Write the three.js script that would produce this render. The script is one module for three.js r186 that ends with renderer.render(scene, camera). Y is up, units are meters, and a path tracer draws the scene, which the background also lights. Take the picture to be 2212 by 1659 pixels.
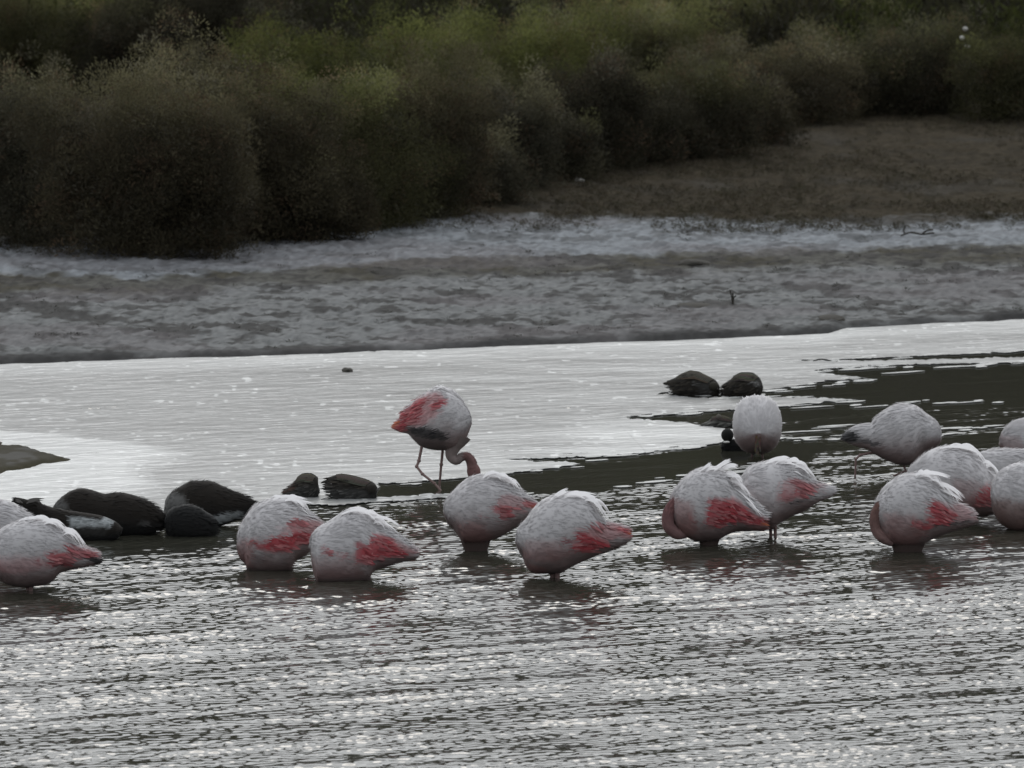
import * as THREE from 'three';
import { mergeGeometries } from 'three/addons/utils/BufferGeometryUtils.js';

// ---------------------------------------------------------------- camera, sky, sun, exposure
const scene = new THREE.Scene();
const FOCAL = 11400, EYE = 6.5, PITCH = Math.atan(1040 / FOCAL);       // a long lens on a low rise above the lake
const camera = new THREE.PerspectiveCamera(2 * Math.atan(384 / FOCAL) * 180 / Math.PI, 1024 / 768, 1, 2000);
camera.position.set(0, EYE, 0);
camera.rotation.set(-PITCH, 0, 0);
camera.focus = 62; camera.userData.fStop = 9;
scene.add(camera);

const renderer = new THREE.WebGLRenderer({ antialias: true });
renderer.setSize(1024, 768);
renderer.toneMapping = THREE.LinearToneMapping;
renderer.toneMappingExposure = 1.0;
renderer.shadowMap.enabled = true;

const SUN = new THREE.Vector3(-0.04, 0.62, -0.9).normalize();          // veiled sun ahead of the camera
{
  const w = 512, h = 256, data = new Float32Array(w * h * 4), d = new THREE.Vector3();
  for (let j = 0; j < h; j++) for (let i = 0; i < w; i++) {
    const el = ((j + 0.5) / h - 0.5) * Math.PI, az = ((i + 0.5) / w - 0.5) * 2 * Math.PI;
    d.set(Math.cos(el) * Math.cos(az), Math.sin(el), Math.cos(el) * Math.sin(az));
    const ang = Math.acos(Math.min(1, Math.max(-1, d.dot(SUN)))) * 180 / Math.PI;
    const base = 0.52 + 0.20 * Math.max(0, d.y), wide = 0.62 * Math.exp(-Math.pow(ang / 62, 2)), near = 0.8 * Math.exp(-Math.pow(ang / 24, 2));
    const k = (j * w + i) * 4;
    data[k] = base * 0.95 + wide * 1.0 + near * 1.0; data[k + 1] = base * 0.995 + wide * 1.0 + near * 1.0; data[k + 2] = base * 1.055 + wide * 0.99 + near * 0.99; data[k + 3] = 1;
  }
  const sky = new THREE.DataTexture(data, w, h, THREE.RGBAFormat, THREE.FloatType);
  sky.mapping = THREE.EquirectangularReflectionMapping; sky.magFilter = sky.minFilter = THREE.LinearFilter; sky.needsUpdate = true;
  scene.background = sky; scene.environment = sky;
}
const sun = new THREE.DirectionalLight(0xfff8ef, 0.38);
sun.position.copy(SUN).multiplyScalar(60).add(new THREE.Vector3(0, 0, -65));
sun.target.position.set(0, 0, -65);
sun.castShadow = true; sun.shadow.radius = 40; sun.shadow.mapSize.set(2048, 2048);
Object.assign(sun.shadow.camera, { left: -14, right: 14, top: 40, bottom: -40, near: 1, far: 160 });
scene.add(sun, sun.target);

// ---------------------------------------------------------------- helpers
function rng(seed) { let a = seed >>> 0; return () => { a = (a + 0x6D2B79F5) | 0; let t = Math.imul(a ^ (a >>> 15), 1 | a); t = (t + Math.imul(t ^ (t >>> 7), 61 | t)) ^ t; return ((t ^ (t >>> 14)) >>> 0) / 4294967296; }; }
const hash2 = (x, y, s) => { let n = Math.imul(x, 374761393) ^ Math.imul(y, 668265263) ^ Math.imul(s, 2147483647 ^ 0x5bd1e995); n = Math.imul(n ^ (n >>> 13), 1274126177); return ((n ^ (n >>> 16)) >>> 0) / 4294967296; };
function noise(x, y, s = 1) {                                          // value noise, 0..1
  const i = Math.floor(x), j = Math.floor(y), f = x - i, g = y - j, u = f * f * f * (f * (f * 6 - 15) + 10), v = g * g * g * (g * (g * 6 - 15) + 10);
  const a = hash2(i, j, s), b = hash2(i + 1, j, s), c = hash2(i, j + 1, s), d = hash2(i + 1, j + 1, s);
  return a + (b - a) * u + (c - a) * v + (a - b - c + d) * u * v;
}
const fbm = (x, y, s, n = 4) => { let r = 0, a = 0.5, t = 0; for (let k = 0; k < n; k++) { r += a * noise(x, y, s + k * 17); t += a; a *= 0.55; x = x * 2.03 + 11.3; y = y * 2.03 + 5.7; } return r / t; };
const lerp = (a, b, t) => a + (b - a) * t, clamp = (x, a = 0, b = 1) => Math.min(b, Math.max(a, x)), sstep = (a, b, x) => { const t = clamp((x - a) / (b - a)); return t * t * (3 - 2 * t); };
const mixc = (a, b, t) => [lerp(a[0], b[0], t), lerp(a[1], b[1], t), lerp(a[2], b[2], t)];
function curve(pts) { return (x) => { if (x <= pts[0][0]) return pts[0][1]; for (let i = 1; i < pts.length; i++) if (x <= pts[i][0]) { const [a, b] = pts[i - 1], [c, d] = pts[i]; return lerp(b, d, (x - a) / (c - a)); } return pts[pts.length - 1][1]; }; }
function smoothCurve(pts) {                                            // monotone cubic through points sorted by x
  const n = pts.length, m = [], d = [];
  for (let i = 0; i < n - 1; i++) d.push((pts[i + 1][1] - pts[i][1]) / (pts[i + 1][0] - pts[i][0]));
  for (let i = 0; i < n; i++) m.push(i === 0 ? d[0] : i === n - 1 ? d[n - 2] : d[i - 1] * d[i] <= 0 ? 0 : 2 * d[i - 1] * d[i] / (d[i - 1] + d[i]));
  return (x) => {
    let i = 0; while (i < n - 2 && x > pts[i + 1][0]) i++;
    const h = pts[i + 1][0] - pts[i][0], t = clamp((x - pts[i][0]) / h), t2 = t * t, t3 = t2 * t;
    return (2 * t3 - 3 * t2 + 1) * pts[i][1] + (t3 - 2 * t2 + t) * h * m[i] + (-2 * t3 + 3 * t2) * pts[i + 1][1] + (t3 - t2) * h * m[i + 1];
  };
}
function inside(poly, x, y) { let r = false; for (let i = 0, j = poly.length - 1; i < poly.length; j = i++) { const [a, b] = poly[i], [c, d] = poly[j]; if ((b > y) !== (d > y) && x < (c - a) * (y - b) / (d - b) + a) r = !r; } return r; }

// Surveying the place from the photograph: a sight line through (X, Y) of the 2212-wide picture, met with the level y = h.
const K = 1024 / 2212, CP = Math.cos(PITCH), SP = Math.sin(PITCH);
function ground(X, Y, h = 0) {
  const u = (X * K - 512) / FOCAL, v = (384 - Y * K) / FOCAL, dy = -SP + v * CP, dz = -CP - v * SP, t = (h - EYE) / dy;
  return new THREE.Vector3(u * t, h, dz * t);
}
function pixelOf(x, y, z) {
  const a = y - EYE, f = -(z * CP) - a * SP, up = a * CP - z * SP;
  return [(512 + FOCAL * x / f) / K, (384 - FOCAL * up / f) / K];
}

const used = {};
function numbered(name) { const n = used[name] = (used[name] ?? -1) + 1; return n ? `${name}_${String(n).padStart(3, '0')}` : name; }
function shade(o) { o.castShadow = true; o.receiveShadow = true; return o; }
function mesh(name, geometry, material, parent) { const m = shade(new THREE.Mesh(geometry, material)); m.name = parent ? name : numbered(name); (parent || scene).add(m); return m; }
function thing(name, label, category, position, group) {
  const o = new THREE.Group(); o.name = numbered(name); o.position.copy(position); o.userData = { label, category };
  if (group) o.userData.group = group;
  scene.add(o); return o;
}
function tag(o, label, category, group) { o.userData.label = label; o.userData.category = category; if (group) o.userData.group = group; return o; }
function structure(name, geometry, material) { const m = mesh(name, geometry, material); m.userData.kind = 'structure'; return m; }
function grid(xs, zs, fn, colored) {                                   // a sheet over the lines xs, zs; fn(x, z, out) gives y, normal and colour
  const nx = xs.length, nz = zs.length, p = new Float32Array(nx * nz * 3), n = new Float32Array(nx * nz * 3), c = colored ? new Float32Array(nx * nz * 3) : null, idx = new Uint32Array((nx - 1) * (nz - 1) * 6), o = { y: 0, nx: 0, nz: 0, c: [1, 1, 1] };
  for (let j = 0, k = 0; j < nz; j++) for (let i = 0; i < nx; i++, k += 3) {
    fn(xs[i], zs[j], o);
    p[k] = xs[i]; p[k + 1] = o.y; p[k + 2] = zs[j];
    const l = 1 / Math.sqrt(o.nx * o.nx + o.nz * o.nz + 1); n[k] = -o.nx * l; n[k + 1] = l; n[k + 2] = -o.nz * l;
    if (c) { c[k] = o.c[0]; c[k + 1] = o.c[1]; c[k + 2] = o.c[2]; }
  }
  let q = 0;
  for (let j = 0; j < nz - 1; j++) for (let i = 0; i < nx - 1; i++) { const a = j * nx + i; idx[q++] = a; idx[q++] = a + nx; idx[q++] = a + 1; idx[q++] = a + 1; idx[q++] = a + nx; idx[q++] = a + nx + 1; }
  const g = new THREE.BufferGeometry();
  g.setAttribute('position', new THREE.BufferAttribute(p, 3)); g.setAttribute('normal', new THREE.BufferAttribute(n, 3));
  if (c) g.setAttribute('color', new THREE.BufferAttribute(c, 3));
  g.setIndex(new THREE.BufferAttribute(idx, 1));
  return g;
}
function lines(a, b, step, lo, hi) {                                   // even lines from a to b, then ever wider out to lo and hi
  const r = []; for (let x = a; x <= b + 1e-9; x += step) r.push(x);
  let s = step * 1.5, x = r[0]; while (x > lo) { x -= s; s *= 1.35; r.unshift(Math.max(lo, x)); }
  s = step * 1.5; x = r[r.length - 1]; while (x < hi) { x += s; s *= 1.35; r.push(Math.min(hi, x)); }
  return r;
}

// ---------------------------------------------------------------- the ground: mud shore, salt crust, brown flat, hill
const SHORE = [[-80, 797], [0, 792], [300, 780], [600, 772], [900, 760], [1200, 748], [1500, 738], [1790, 724], [1830, 713], [2000, 704], [2212, 694], [2300, 690]].map(([X, Y]) => { const g = ground(X, Y); return [g.x, -g.z]; });
{ const a = SHORE[0], b = SHORE[SHORE.length - 1]; SHORE.unshift([a[0] - 300, a[1] - 60]); SHORE.push([b[0] + 300, b[1] + 60]); }
const shoreAt = curve(SHORE);
function baseHeight(x, D) {
  const t = D - shoreAt(x) + 0.12 * (fbm(x * 5, 3, 71, 3) - 0.5);
  let y = t < 0 ? Math.max(-0.4, t * 0.12) : 0.035 * sstep(0, 0.25, t) + 0.006 * t;
  if (D > 97) { const r = D - 97; y += 0.26 * r * r / (r + 5) * (D < 190 ? 1 : 1); y = Math.min(y, 22 + 0.5 * fbm(x * 0.05, D * 0.05, 8)); }
  if (D < 16) y = lerp(y, 5, sstep(15, 1, D));
  return y;
}
function relief(x, D) {
  const t = D - shoreAt(x); if (t < 0) return 0;
  const a = fbm(x * 4.2, D * 3.4, 21, 3), b = noise(x * 11, D * 8, 33), c = fbm(x * 1.1, D * 0.9, 41, 3);
  const v = sstep(0, 0.6, t) * (0.034 * (a - 0.5) + 0.024 * (b - 0.5) + 0.016 * (noise(x * 24, D * 9, 34) - 0.5) - 0.018 * sstep(0.62, 0.72, b) + 0.03 * (c - 0.5)) * (t < 24 ? 1 : 0.5); return Math.max(v, -0.012 - 0.004 * t);
}
const groundHeight = (x, D) => baseHeight(x, D) + relief(x, D);
function onGround(X, Y) { let p = ground(X, Y); for (let k = 0; k < 6; k++) p = ground(X, Y, groundHeight(p.x, -p.z)); return p; }
const paleBottom = curve([[0, 612], [300, 618], [500, 604], [750, 596], [900, 580], [1200, 575], [1500, 565], [1800, 560], [2212, 548]]);
const paleTop = curve([[0, 545], [200, 548], [450, 535], [700, 512], [900, 492], [1200, 500], [1500, 508], [1800, 502], [2212, 495]]);
const MUD = [0.166, 0.170, 0.170], PALE = [0.212, 0.226, 0.240], BROWN = [0.066, 0.062, 0.050], FLAT = [0.043, 0.036, 0.025], HILL = [0.030, 0.028, 0.018];
function groundColor(x, D) {
  const [X, Y0] = pixelOf(x, 0, -D), Y = Y0 + 16 * (fbm(x * 1.6, D * 0.9, 5, 4) - 0.5) + 12 * (noise(x * 6, D * 3, 15) - 0.5);
  const pb = paleBottom(X), pt = paleTop(X), band = 34;
  let c = MUD;
  const upper = sstep(pb + band + 10, pb + band - 8, Y) * sstep(pb - 6, pb + 6, Y);
  c = mixc(c, BROWN, upper * (0.7 + 0.3 * sstep(0.42, 0.6, fbm(x * 1.8, D * 1.2, 25, 3))));
  c = mixc(c, PALE, sstep(pb + 5, pb - 6, Y));
  c = mixc(c, FLAT, sstep(pt + 8, pt - 12, Y));
  if (Y < pt) {
    c = mixc(c, [0.050, 0.047, 0.042], 0.5 * sstep(0.56, 0.7, fbm(x * 0.9, D * 0.6, 55, 3)));
    c = mixc(c, [0.030, 0.026, 0.019], 0.6 * sstep(0.5, 0.7, fbm(x * 5, D * 3, 65, 3)));
  } else {
    const dark = Math.max(sstep(0.575, 0.66, fbm(x * 3.6, D * 2.6, 35, 3)), 0.9 * sstep(0.60, 0.70, fbm(x * 7.5, D * 5.5, 36, 3)), 0.7 * sstep(0.66, 0.76, fbm(x * 14, D * 8, 37, 2)));      // trampled tufts and dark clods
    c = mixc(c, [0.052, 0.050, 0.048], dark * (Y < pb ? 0.55 : 0.85));
    c = mixc(c, [0.140, 0.130, 0.134], 0.4 * sstep(0.5, 0.7, fbm(x * 0.7, D * 0.7, 45, 2)));
  }
  const t = D - shoreAt(x);
  c = mixc([0.04, 0.04, 0.04], c, sstep(0.02, 0.55, t + 0.5 * (noise(x * 3, D, 75) - 0.5)));   // wet rim
  if (D > 96) c = mixc(c, HILL, sstep(96, 101, D));
  const g = 0.58 + 0.48 * noise(x * 34, D * 14, 85) + 0.38 * fbm(x * 8, D * 6, 86, 3);
  return [c[0] * g, c[1] * g, c[2] * g];
}
{
  const xs = lines(-4.7, 4.7, 0.02, -320, 320), zs = lines(-97.5, -71.2, 0.05, -420, 120);
  const g = grid(xs, zs, (x, z, o) => {
    const D = -z; o.y = groundHeight(x, D); o.nx = (groundHeight(x + 0.01, D) - groundHeight(x - 0.01, D)) / 0.02; o.nz = (groundHeight(x, D - 0.02) - groundHeight(x, D + 0.02)) / 0.04;
    o.c = groundColor(x, D);
  }, true);
  structure('ground', g, new THREE.MeshPhysicalMaterial({ vertexColors: true, roughness: 1, specularIntensity: 0.06 }));
}
{                                                                       // the low spit that reaches in from the left
  const tip = ground(168, 996), up = ground(-120, 950), low = ground(-120, 1062);
  const xs = lines(-3.9, tip.x + 0.1, 0.012, -9, tip.x + 0.11), zs = []; for (let z = up.z - 0.4; z < low.z + 0.5; z += 0.03) zs.push(z);
  const edge = (x, z) => {
    const f = clamp((tip.x - x) / (tip.x - ground(-20, 1000).x), 0, 3), top = lerp(tip.z, ground(0, 959).z, Math.min(1.15, Math.pow(f, 0.8))), bot = lerp(tip.z, ground(0, 1041).z, Math.min(1.2, f));
    const j = 0.34 * (fbm(x * 4.5, z * 2, 91, 4) - 0.5) * 2 + 0.12 * (noise(x * 22, z * 8, 94) - 0.5);
    return f <= 0 ? -1 : Math.min(z - top + j, bot - z + j);
  };
  const h = (x, z) => { const e = edge(x, z); return (e < 0 ? Math.max(-0.06, e * 0.3) : 0.028 * sstep(0, 0.3, e)) + (e > 0 ? 0.022 * (fbm(x * 9, z * 6, 92, 3) - 0.4) * sstep(0, 0.2, e) : 0); };
  const g = grid(xs, zs, (x, z, o) => {
    o.y = h(x, z); o.nx = (h(x + 0.01, z) - h(x - 0.01, z)) / 0.02; o.nz = (h(x, z + 0.02) - h(x, z - 0.02)) / 0.04;
    const w = sstep(0.04, 0.35, edge(x, z)), n = fbm(x * 7, z * 3, 93, 3);
    o.c = mixc([0.050, 0.046, 0.030], mixc([0.098, 0.095, 0.088], [0.066, 0.062, 0.050], sstep(0.40, 0.58, n)), w);
  }, true);
  structure('mud_spit', g, new THREE.MeshPhysicalMaterial({ vertexColors: true, roughness: 1, specularIntensity: 0.06 }));
}

// ---------------------------------------------------------------- the water
const CALM = [                                                          // slicks where no wind touches the water
  [[1660, 782], [1920, 774], [2260, 758], [2260, 864], [1900, 868], [1660, 862], [1420, 856], [1420, 850]],
  [[1300, 904], [1570, 884], [1760, 868], [2000, 862], [2260, 862], [2260, 876], [1900, 886], [1700, 905], [1540, 916], [1400, 912]],
  [[790, 1044], [1000, 1030], [1090, 994], [1260, 990], [1480, 970], [1570, 955], [1750, 950], [1790, 972], [1750, 1000], [1600, 1010], [1450, 1040], [1290, 1062], [1120, 1072], [960, 1074], [800, 1082]],
];
const waves = []; {
  const r = rng(4);
  const add = (n, l0, l1, slope, spread) => { for (let k = 0; k < n; k++) { const L = l0 * Math.pow(l1 / l0, r()), a = 0.5 + (r() + r() + r() - 1.5) * spread, kk = 2 * Math.PI / L, s = slope * Math.sqrt(2 / n); waves.push([kk * Math.sin(a), kk * Math.cos(a), r() * 7, s / kk, s]); } };
  add(14, 0.16, 0.42, 0.060, 0.28); add(64, 0.048, 0.098, 0.165, 1.3);
}
function calmness(X, Y, x, z) {
  const jx = X + 60 * (fbm(x * 2.2, z * 1.4, 101, 3) - 0.5), jy = Y + 7 * (fbm(x * 5, z * 2.5, 102, 3) - 0.5);
  let s = 0; for (const c of CALM) for (const d of [-2.5, 2.5]) if (inside(c, jx, jy + d)) s += 0.5;
  return Math.min(1, s);
}
{
  const xs = lines(-3.4, 3.4, 0.0115, -3.55, 3.55), zs = lines(-71.5, -50.3, 0.0145, -80, -50.3);
  const g = grid(xs, zs, (x, z, o) => {
    const [X, Y] = pixelOf(x, 0, z), zs2 = z + 0.6 * x, st = fbm(x * 0.6, zs2 * 1.5, 111, 4), fine = noise(x * 3, z * 5, 121);
    let e = (0.47 + 0.44 * sstep(0.30, 0.72, st)) * (0.7 + 0.6 * fine) * (0.66 + 0.6 * sstep(0.25, 0.75, noise(x * 0.9, zs2 * 5.5, 122)));
    e *= lerp(1, 0.13, calmness(X, Y, x, z)) * lerp(0.72, 1.0, sstep(1130, 1290, Y + 40 * (fine - 0.5)));
    e *= 1 - 0.62 * sstep(1600, 1720, X + 80 * (fine - 0.5)) * sstep(850, 880, Y) * sstep(1010, 960, Y + 90 * (st - 0.5));
    let y = 0, dx = 0, dz = 0;
    if (z > -72) for (const w of waves) { const ph = w[0] * x + w[1] * z + w[2] + 0, c = Math.cos(ph); y += w[3] * Math.sin(ph); dx += w[3] * w[0] * c; dz += w[3] * w[1] * c; }
    o.y = y * e; o.nx = dx * e; o.nz = dz * e;
  });
  const near = structure('water', g, new THREE.MeshPhysicalMaterial({ color: new THREE.Color().setRGB(0.034, 0.034, 0.026), roughness: 0.07, ior: 1.33 }));
  // the open lake round it
  const n = 512, data = new Uint8Array(n * n * 4), r = rng(9), cs = [];
  for (let k = 0; k < 46; k++) { const a = (r() - 0.5) * 2.2, f = 12 + 40 * r() * r(); cs.push([Math.round(f * Math.sin(a)), Math.round(f * Math.cos(a)), r() * 7, 8 / f]); }
  for (let j = 0; j < n; j++) for (let i = 0; i < n; i++) { let s = 0; for (const c of cs) s += c[3] * Math.sin(2 * Math.PI * (c[0] * i + c[1] * j) / n + c[2]); data.fill(clamp(128 + 34 * s, 0, 255), (j * n + i) * 4, (j * n + i) * 4 + 4); }
  const bump = new THREE.DataTexture(data, n, n); bump.wrapS = bump.wrapT = THREE.RepeatWrapping; bump.magFilter = THREE.LinearFilter; bump.needsUpdate = true; bump.repeat.set(1 / 3.7, 1 / 3.7);
  const quads = [[-320, -3.5495, -140, 60], [3.5495, 320, -140, 60], [-3.5495, 3.5495, -50.3005, 60]].map(([a, b, c, d]) => {
    const q = new THREE.PlaneGeometry(b - a, d - c).rotateX(-Math.PI / 2).translate((a + b) / 2, 0, (c + d) / 2), p = q.attributes.position, uv = q.attributes.uv;
    for (let k = 0; k < p.count; k++) uv.setXY(k, p.getX(k), p.getZ(k));
    return q;
  });
  structure('open_water', mergeGeometries(quads), new THREE.MeshPhysicalMaterial({ color: new THREE.Color().setRGB(0.034, 0.034, 0.026), roughness: 0.1, ior: 1.33, bumpMap: bump, bumpScale: 0.02 }));
}

// ---------------------------------------------------------------- thin ice along the far shore
const ICE = [
  [[-560, 816], [-160, 798], [0, 788], [300, 776], [600, 768], [900, 756], [1200, 744], [1500, 734], [1770, 721], [1830, 709], [2000, 700], [2212, 690], [2700, 664], [2700, 738], [2330, 757], [2212, 760], [2050, 768], [1917, 774], [1760, 779], [1648, 783], [1760, 782], [1938, 780], [2080, 777], [2212, 773], [2700, 752], [2700, 766], [2330, 783], [2212, 785], [2050, 787], [1876, 791], [1800, 797], [1747, 804], [1800, 812], [1876, 819], [1800, 824], [1740, 832], [1700, 840], [1640, 846], [1560, 848], [1450, 850], [1420, 853],
    [1500, 860], [1650, 859], [1760, 861], [1850, 866], [1760, 872], [1690, 880], [1570, 888], [1400, 898], [1320, 905], [1380, 907], [1450, 912], [1530, 922], [1600, 934], [1590, 950], [1565, 957], [1480, 971], [1400, 980], [1300, 987], [1200, 991], [1090, 995], [1150, 999], [1230, 1000], [1252, 1004], [1180, 1014], [1090, 1024], [960, 1037], [820, 1046], [812, 1056], [790, 1072], [700, 1080], [640, 1092], [500, 1112], [300, 1128], [100, 1140], [-560, 1158]],
  [[630, 1090], [700, 1083], [820, 1077], [900, 1072], [965, 1069], [1120, 1071], [1186, 1072], [1120, 1078], [970, 1078], [820, 1087], [700, 1094]],
];
const WHITE = [[-160, 934], [0, 935], [100, 940], [250, 953], [350, 970], [392, 984], [350, 998], [300, 1010], [300, 1030], [330, 1050], [280, 1080], [120, 1100], [-160, 1120]];
{
  const n = 1024, m = 1400, x0 = -3.7, x1 = 3.8, z0 = -77.5, z1 = -62.5, data = new Uint8Array(n * m * 4), rough = new Uint8Array(n * m * 4);
  for (let j = 0; j < m; j++) for (let i = 0; i < n; i++) {
    const x = lerp(x0, x1, (i + 0.5) / n), z = lerp(z0, z1, (j + 0.5) / m), [X, Y] = pixelOf(x, 0, z);
    let v = 0.40 + 0.12 * (fbm(x * 0.8, z * 0.5, 131, 4) - 0.5);
    v += 0.22 * sstep(-0.05, 0.8, 1.1 - (shoreAt(x) + z) / 1.0) * 1;                                  // thicker, whiter rim at the shore
    v += 0.10 * sstep(860, 1000, Y) * sstep(400, 900, X);
    const streak = fbm(x * 0.9 + 0.05 * z, z * 3.2, 141, 4); v += 0.5 * (streak - 0.5) * sstep(300, 1100, X);
    const jx = X + 30 * (fbm(x * 4, z * 2, 151, 3) - 0.5), jy = Y + 14 * (fbm(x * 3, z * 2, 152, 3) - 0.5);
    { let w = 0; for (const d of [-10, -5, 0, 5, 10]) if (inside(WHITE, jx + 3 * d, jy + d * sstep(970, 1000, Y))) w += 0.2; v += w * (0.42 + 0.2 * (fbm(x * 2.5, z * 1.5, 153, 4) - 0.5)); }
    v += 0.26 * sstep(1150, 1330, X + 60 * (streak - 0.5)) * sstep(896, 915, Y + 30 * (streak - 0.5)) * sstep(1700, 1500, X);  // sky glare on rippled water, painted as white into this finger of ice
    const speck = noise(x * 12, z * 5, 161) * noise(x * 30, z * 13, 162); v += 0.45 * sstep(0.55, 0.75, speck);
    v += 0.10 * (noise(x * 55, z * 16, 163) - 0.5) + 0.16 * (fbm(x * 3 + 2 * z, (z + 0.35 * x) * 9, 164, 3) - 0.5);
    v -= 0.06 * sstep(760, 840, Y) * sstep(1000, 900, Y) * sstep(1300, 900, X);
    v = clamp(v * 0.72, 0.10, 0.86);
    const s = (c) => clamp(255 * (c < 0.0031308 ? 12.92 * c : 1.055 * Math.pow(c, 1 / 2.4) - 0.055), 0, 255), k = (j * n + i) * 4;
    data[k] = s(v * 0.985); data[k + 1] = s(v); data[k + 2] = s(v * 0.985); data[k + 3] = 255;
  }
  const map = new THREE.DataTexture(data, n, m); map.colorSpace = THREE.SRGBColorSpace; map.magFilter = THREE.LinearFilter; map.minFilter = THREE.LinearFilter; map.needsUpdate = true;
  const bd = new Uint8Array(n * m * 4);
  for (let j = 0; j < m; j++) for (let i = 0; i < n; i++) { const x = lerp(x0, x1, (i + 0.5) / n), z = lerp(z0, z1, (j + 0.5) / m), zz = z + 0.5 * x, k = (j * n + i) * 4; bd.fill(255 * (0.6 * fbm(x * 3, zz * 7, 181, 3) + 0.4 * noise(x * 12, zz * 14, 182)), k, k + 4); }
  const bump = new THREE.DataTexture(bd, n, m); bump.magFilter = THREE.LinearFilter; bump.minFilter = THREE.LinearFilter; bump.needsUpdate = true;
  const mat = new THREE.MeshPhysicalMaterial({ map, roughness: 0.28, ior: 1.31, bumpMap: bump, bumpScale: 0.011 });
  ICE.forEach((poly, q) => {
    const pts = [];
    poly.forEach(([X, Y], i) => { const [A, B] = poly[(i + 1) % poly.length], len = Math.hypot(A - X, (B - Y) * 4), k = Math.max(1, Math.round(len / 5)); for (let s = 0; s < k; s++) { const a = lerp(X, A, s / k), b = lerp(Y, B, s / k); const g = ground(a + 44 * (fbm(a * 0.03, b * 0.4, 171, 3) - 0.5), b + (4.5 * (fbm(a * 0.05, b * 0.05, 172 + q, 3) - 0.5) + 3 * (noise(a * 0.16, b * 0.1, 175) - 0.5)) * (b > 760 ? 1 : 0.25)); pts.push(new THREE.Vector2(g.x, -g.z)); } });
    const g = new THREE.ExtrudeGeometry(new THREE.Shape(pts), { depth: 0.003, bevelEnabled: false, steps: 1 }).rotateX(-Math.PI / 2).translate(0, 0.004 + q * 0.001, 0);
    const p = g.attributes.position, uv = g.attributes.uv;
    for (let k = 0; k < p.count; k++) uv.setXY(k, (p.getX(k) - x0) / (x1 - x0), (p.getZ(k) - z0) / (z1 - z0));
    structure(q ? 'ice_strip' : 'ice_sheet', g, mat);
  });
}

{                                                                       // slivers of ice and slush drifting along the edges of the open channels
  const r = rng(61), gs = [], edges = [[[1290, 905], [1580, 884]], [[1240, 994], [1590, 952]], [[815, 1048], [1240, 1006]], [[1420, 853], [1760, 862]], [[1640, 784], [2220, 760]], [[1745, 804], [2220, 786]], [[1640, 846], [1880, 820]], [[640, 1088], [1190, 1074]], [[1600, 930], [2220, 925]], [[1660, 880], [2220, 864]], [[1300, 1060], [1700, 1000]], [[1600, 955], [2100, 935]]];
  for (let k = 0; k < 260; k++) {
    const e = edges[Math.floor(r() * edges.length)], f = r(), X = lerp(e[0][0], e[1][0], f) + 30 * (r() - 0.5), Y = lerp(e[0][1], e[1][1], f) + (r() + r() - 1) * 9, L = 8 + 50 * r() * r(), h = 0.5 + 1.1 * r(), p = [];
    for (let i = 0; i <= 14; i++) { const t = i / 14 * 6.283, g = ground(X + L * Math.cos(t), Y - 0.06 * L * Math.cos(t) + h * Math.sin(t) * (0.6 + 0.8 * noise(i * 0.9, k, 62))); p.push(new THREE.Vector2(g.x, -g.z)); }
    gs.push(new THREE.ExtrudeGeometry(new THREE.Shape(p), { depth: 0.002, bevelEnabled: false }).rotateX(-Math.PI / 2).translate(0, 0.0035 + 0.00001 * k, 0));
  }
  const m = mesh('slush', mergeGeometries(gs), new THREE.MeshPhysicalMaterial({ color: new THREE.Color().setRGB(0.42, 0.43, 0.42), roughness: 0.34, ior: 1.31 })); m.userData.kind = 'stuff'; m.userData.label = 'thin slivers of slush along the edges of the dark channels'; m.userData.category = 'slush';
}
// ---------------------------------------------------------------- shrubs on the bank
function clump(seed, n, R, l0, l1, w) {
  const r = rng(seed), p = [], nn = [], v = new THREE.Vector3(), d = new THREE.Vector3(), s = new THREE.Vector3(), nrm = new THREE.Vector3();
  for (let k = 0; k < n; k++) {
    v.set(r() - 0.5, r() - 0.5, r() - 0.5).normalize().multiplyScalar(R * Math.cbrt(r()));
    const n0 = v.clone().multiplyScalar(1 / R).add(new THREE.Vector3((r() - 0.5) * 0.8, 0.45, (r() - 0.5) * 0.8)); d.copy(v).multiplyScalar(0.8 / R).add(new THREE.Vector3((r() - 0.5) * 1.2, 0.1 + r() * 0.7, (r() - 0.5) * 1.2)).normalize();
    s.copy(d).cross(n0).normalize(); nrm.copy(s).cross(d).normalize();
    const L = l0 + (l1 - l0) * r(), W = w * (0.6 + 0.8 * r()), a = v.clone(), b = v.clone().addScaledVector(d, L * 0.5).addScaledVector(s, W), c = v.clone().addScaledVector(d, L * 0.5).addScaledVector(s, -W), e = v.clone().addScaledVector(d, L);
    for (const q of [a, b, e, a, e, c]) { p.push(q.x, q.y, q.z); nn.push(nrm.x, nrm.y, nrm.z); }
  }
  const g = new THREE.BufferGeometry(); g.setAttribute('position', new THREE.Float32BufferAttribute(p, 3)); g.setAttribute('normal', new THREE.Float32BufferAttribute(nn, 3)); return g;
}
const leafMat = new THREE.MeshPhysicalMaterial({ color: 0xffffff, roughness: 1, specularIntensity: 0.2, transmission: 0.3, thickness: 0 });
const stemMat = new THREE.MeshStandardMaterial({ color: new THREE.Color().setRGB(0.05, 0.04, 0.03), roughness: 0.95 });
const CLUMPS = [clump(1, 90, 0.13, 0.016, 0.042, 0.0042), clump(2, 90, 0.13, 0.018, 0.05, 0.0038), clump(3, 80, 0.12, 0.014, 0.034, 0.0055)];
const dummy = new THREE.Object3D(), col = new THREE.Color();
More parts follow.
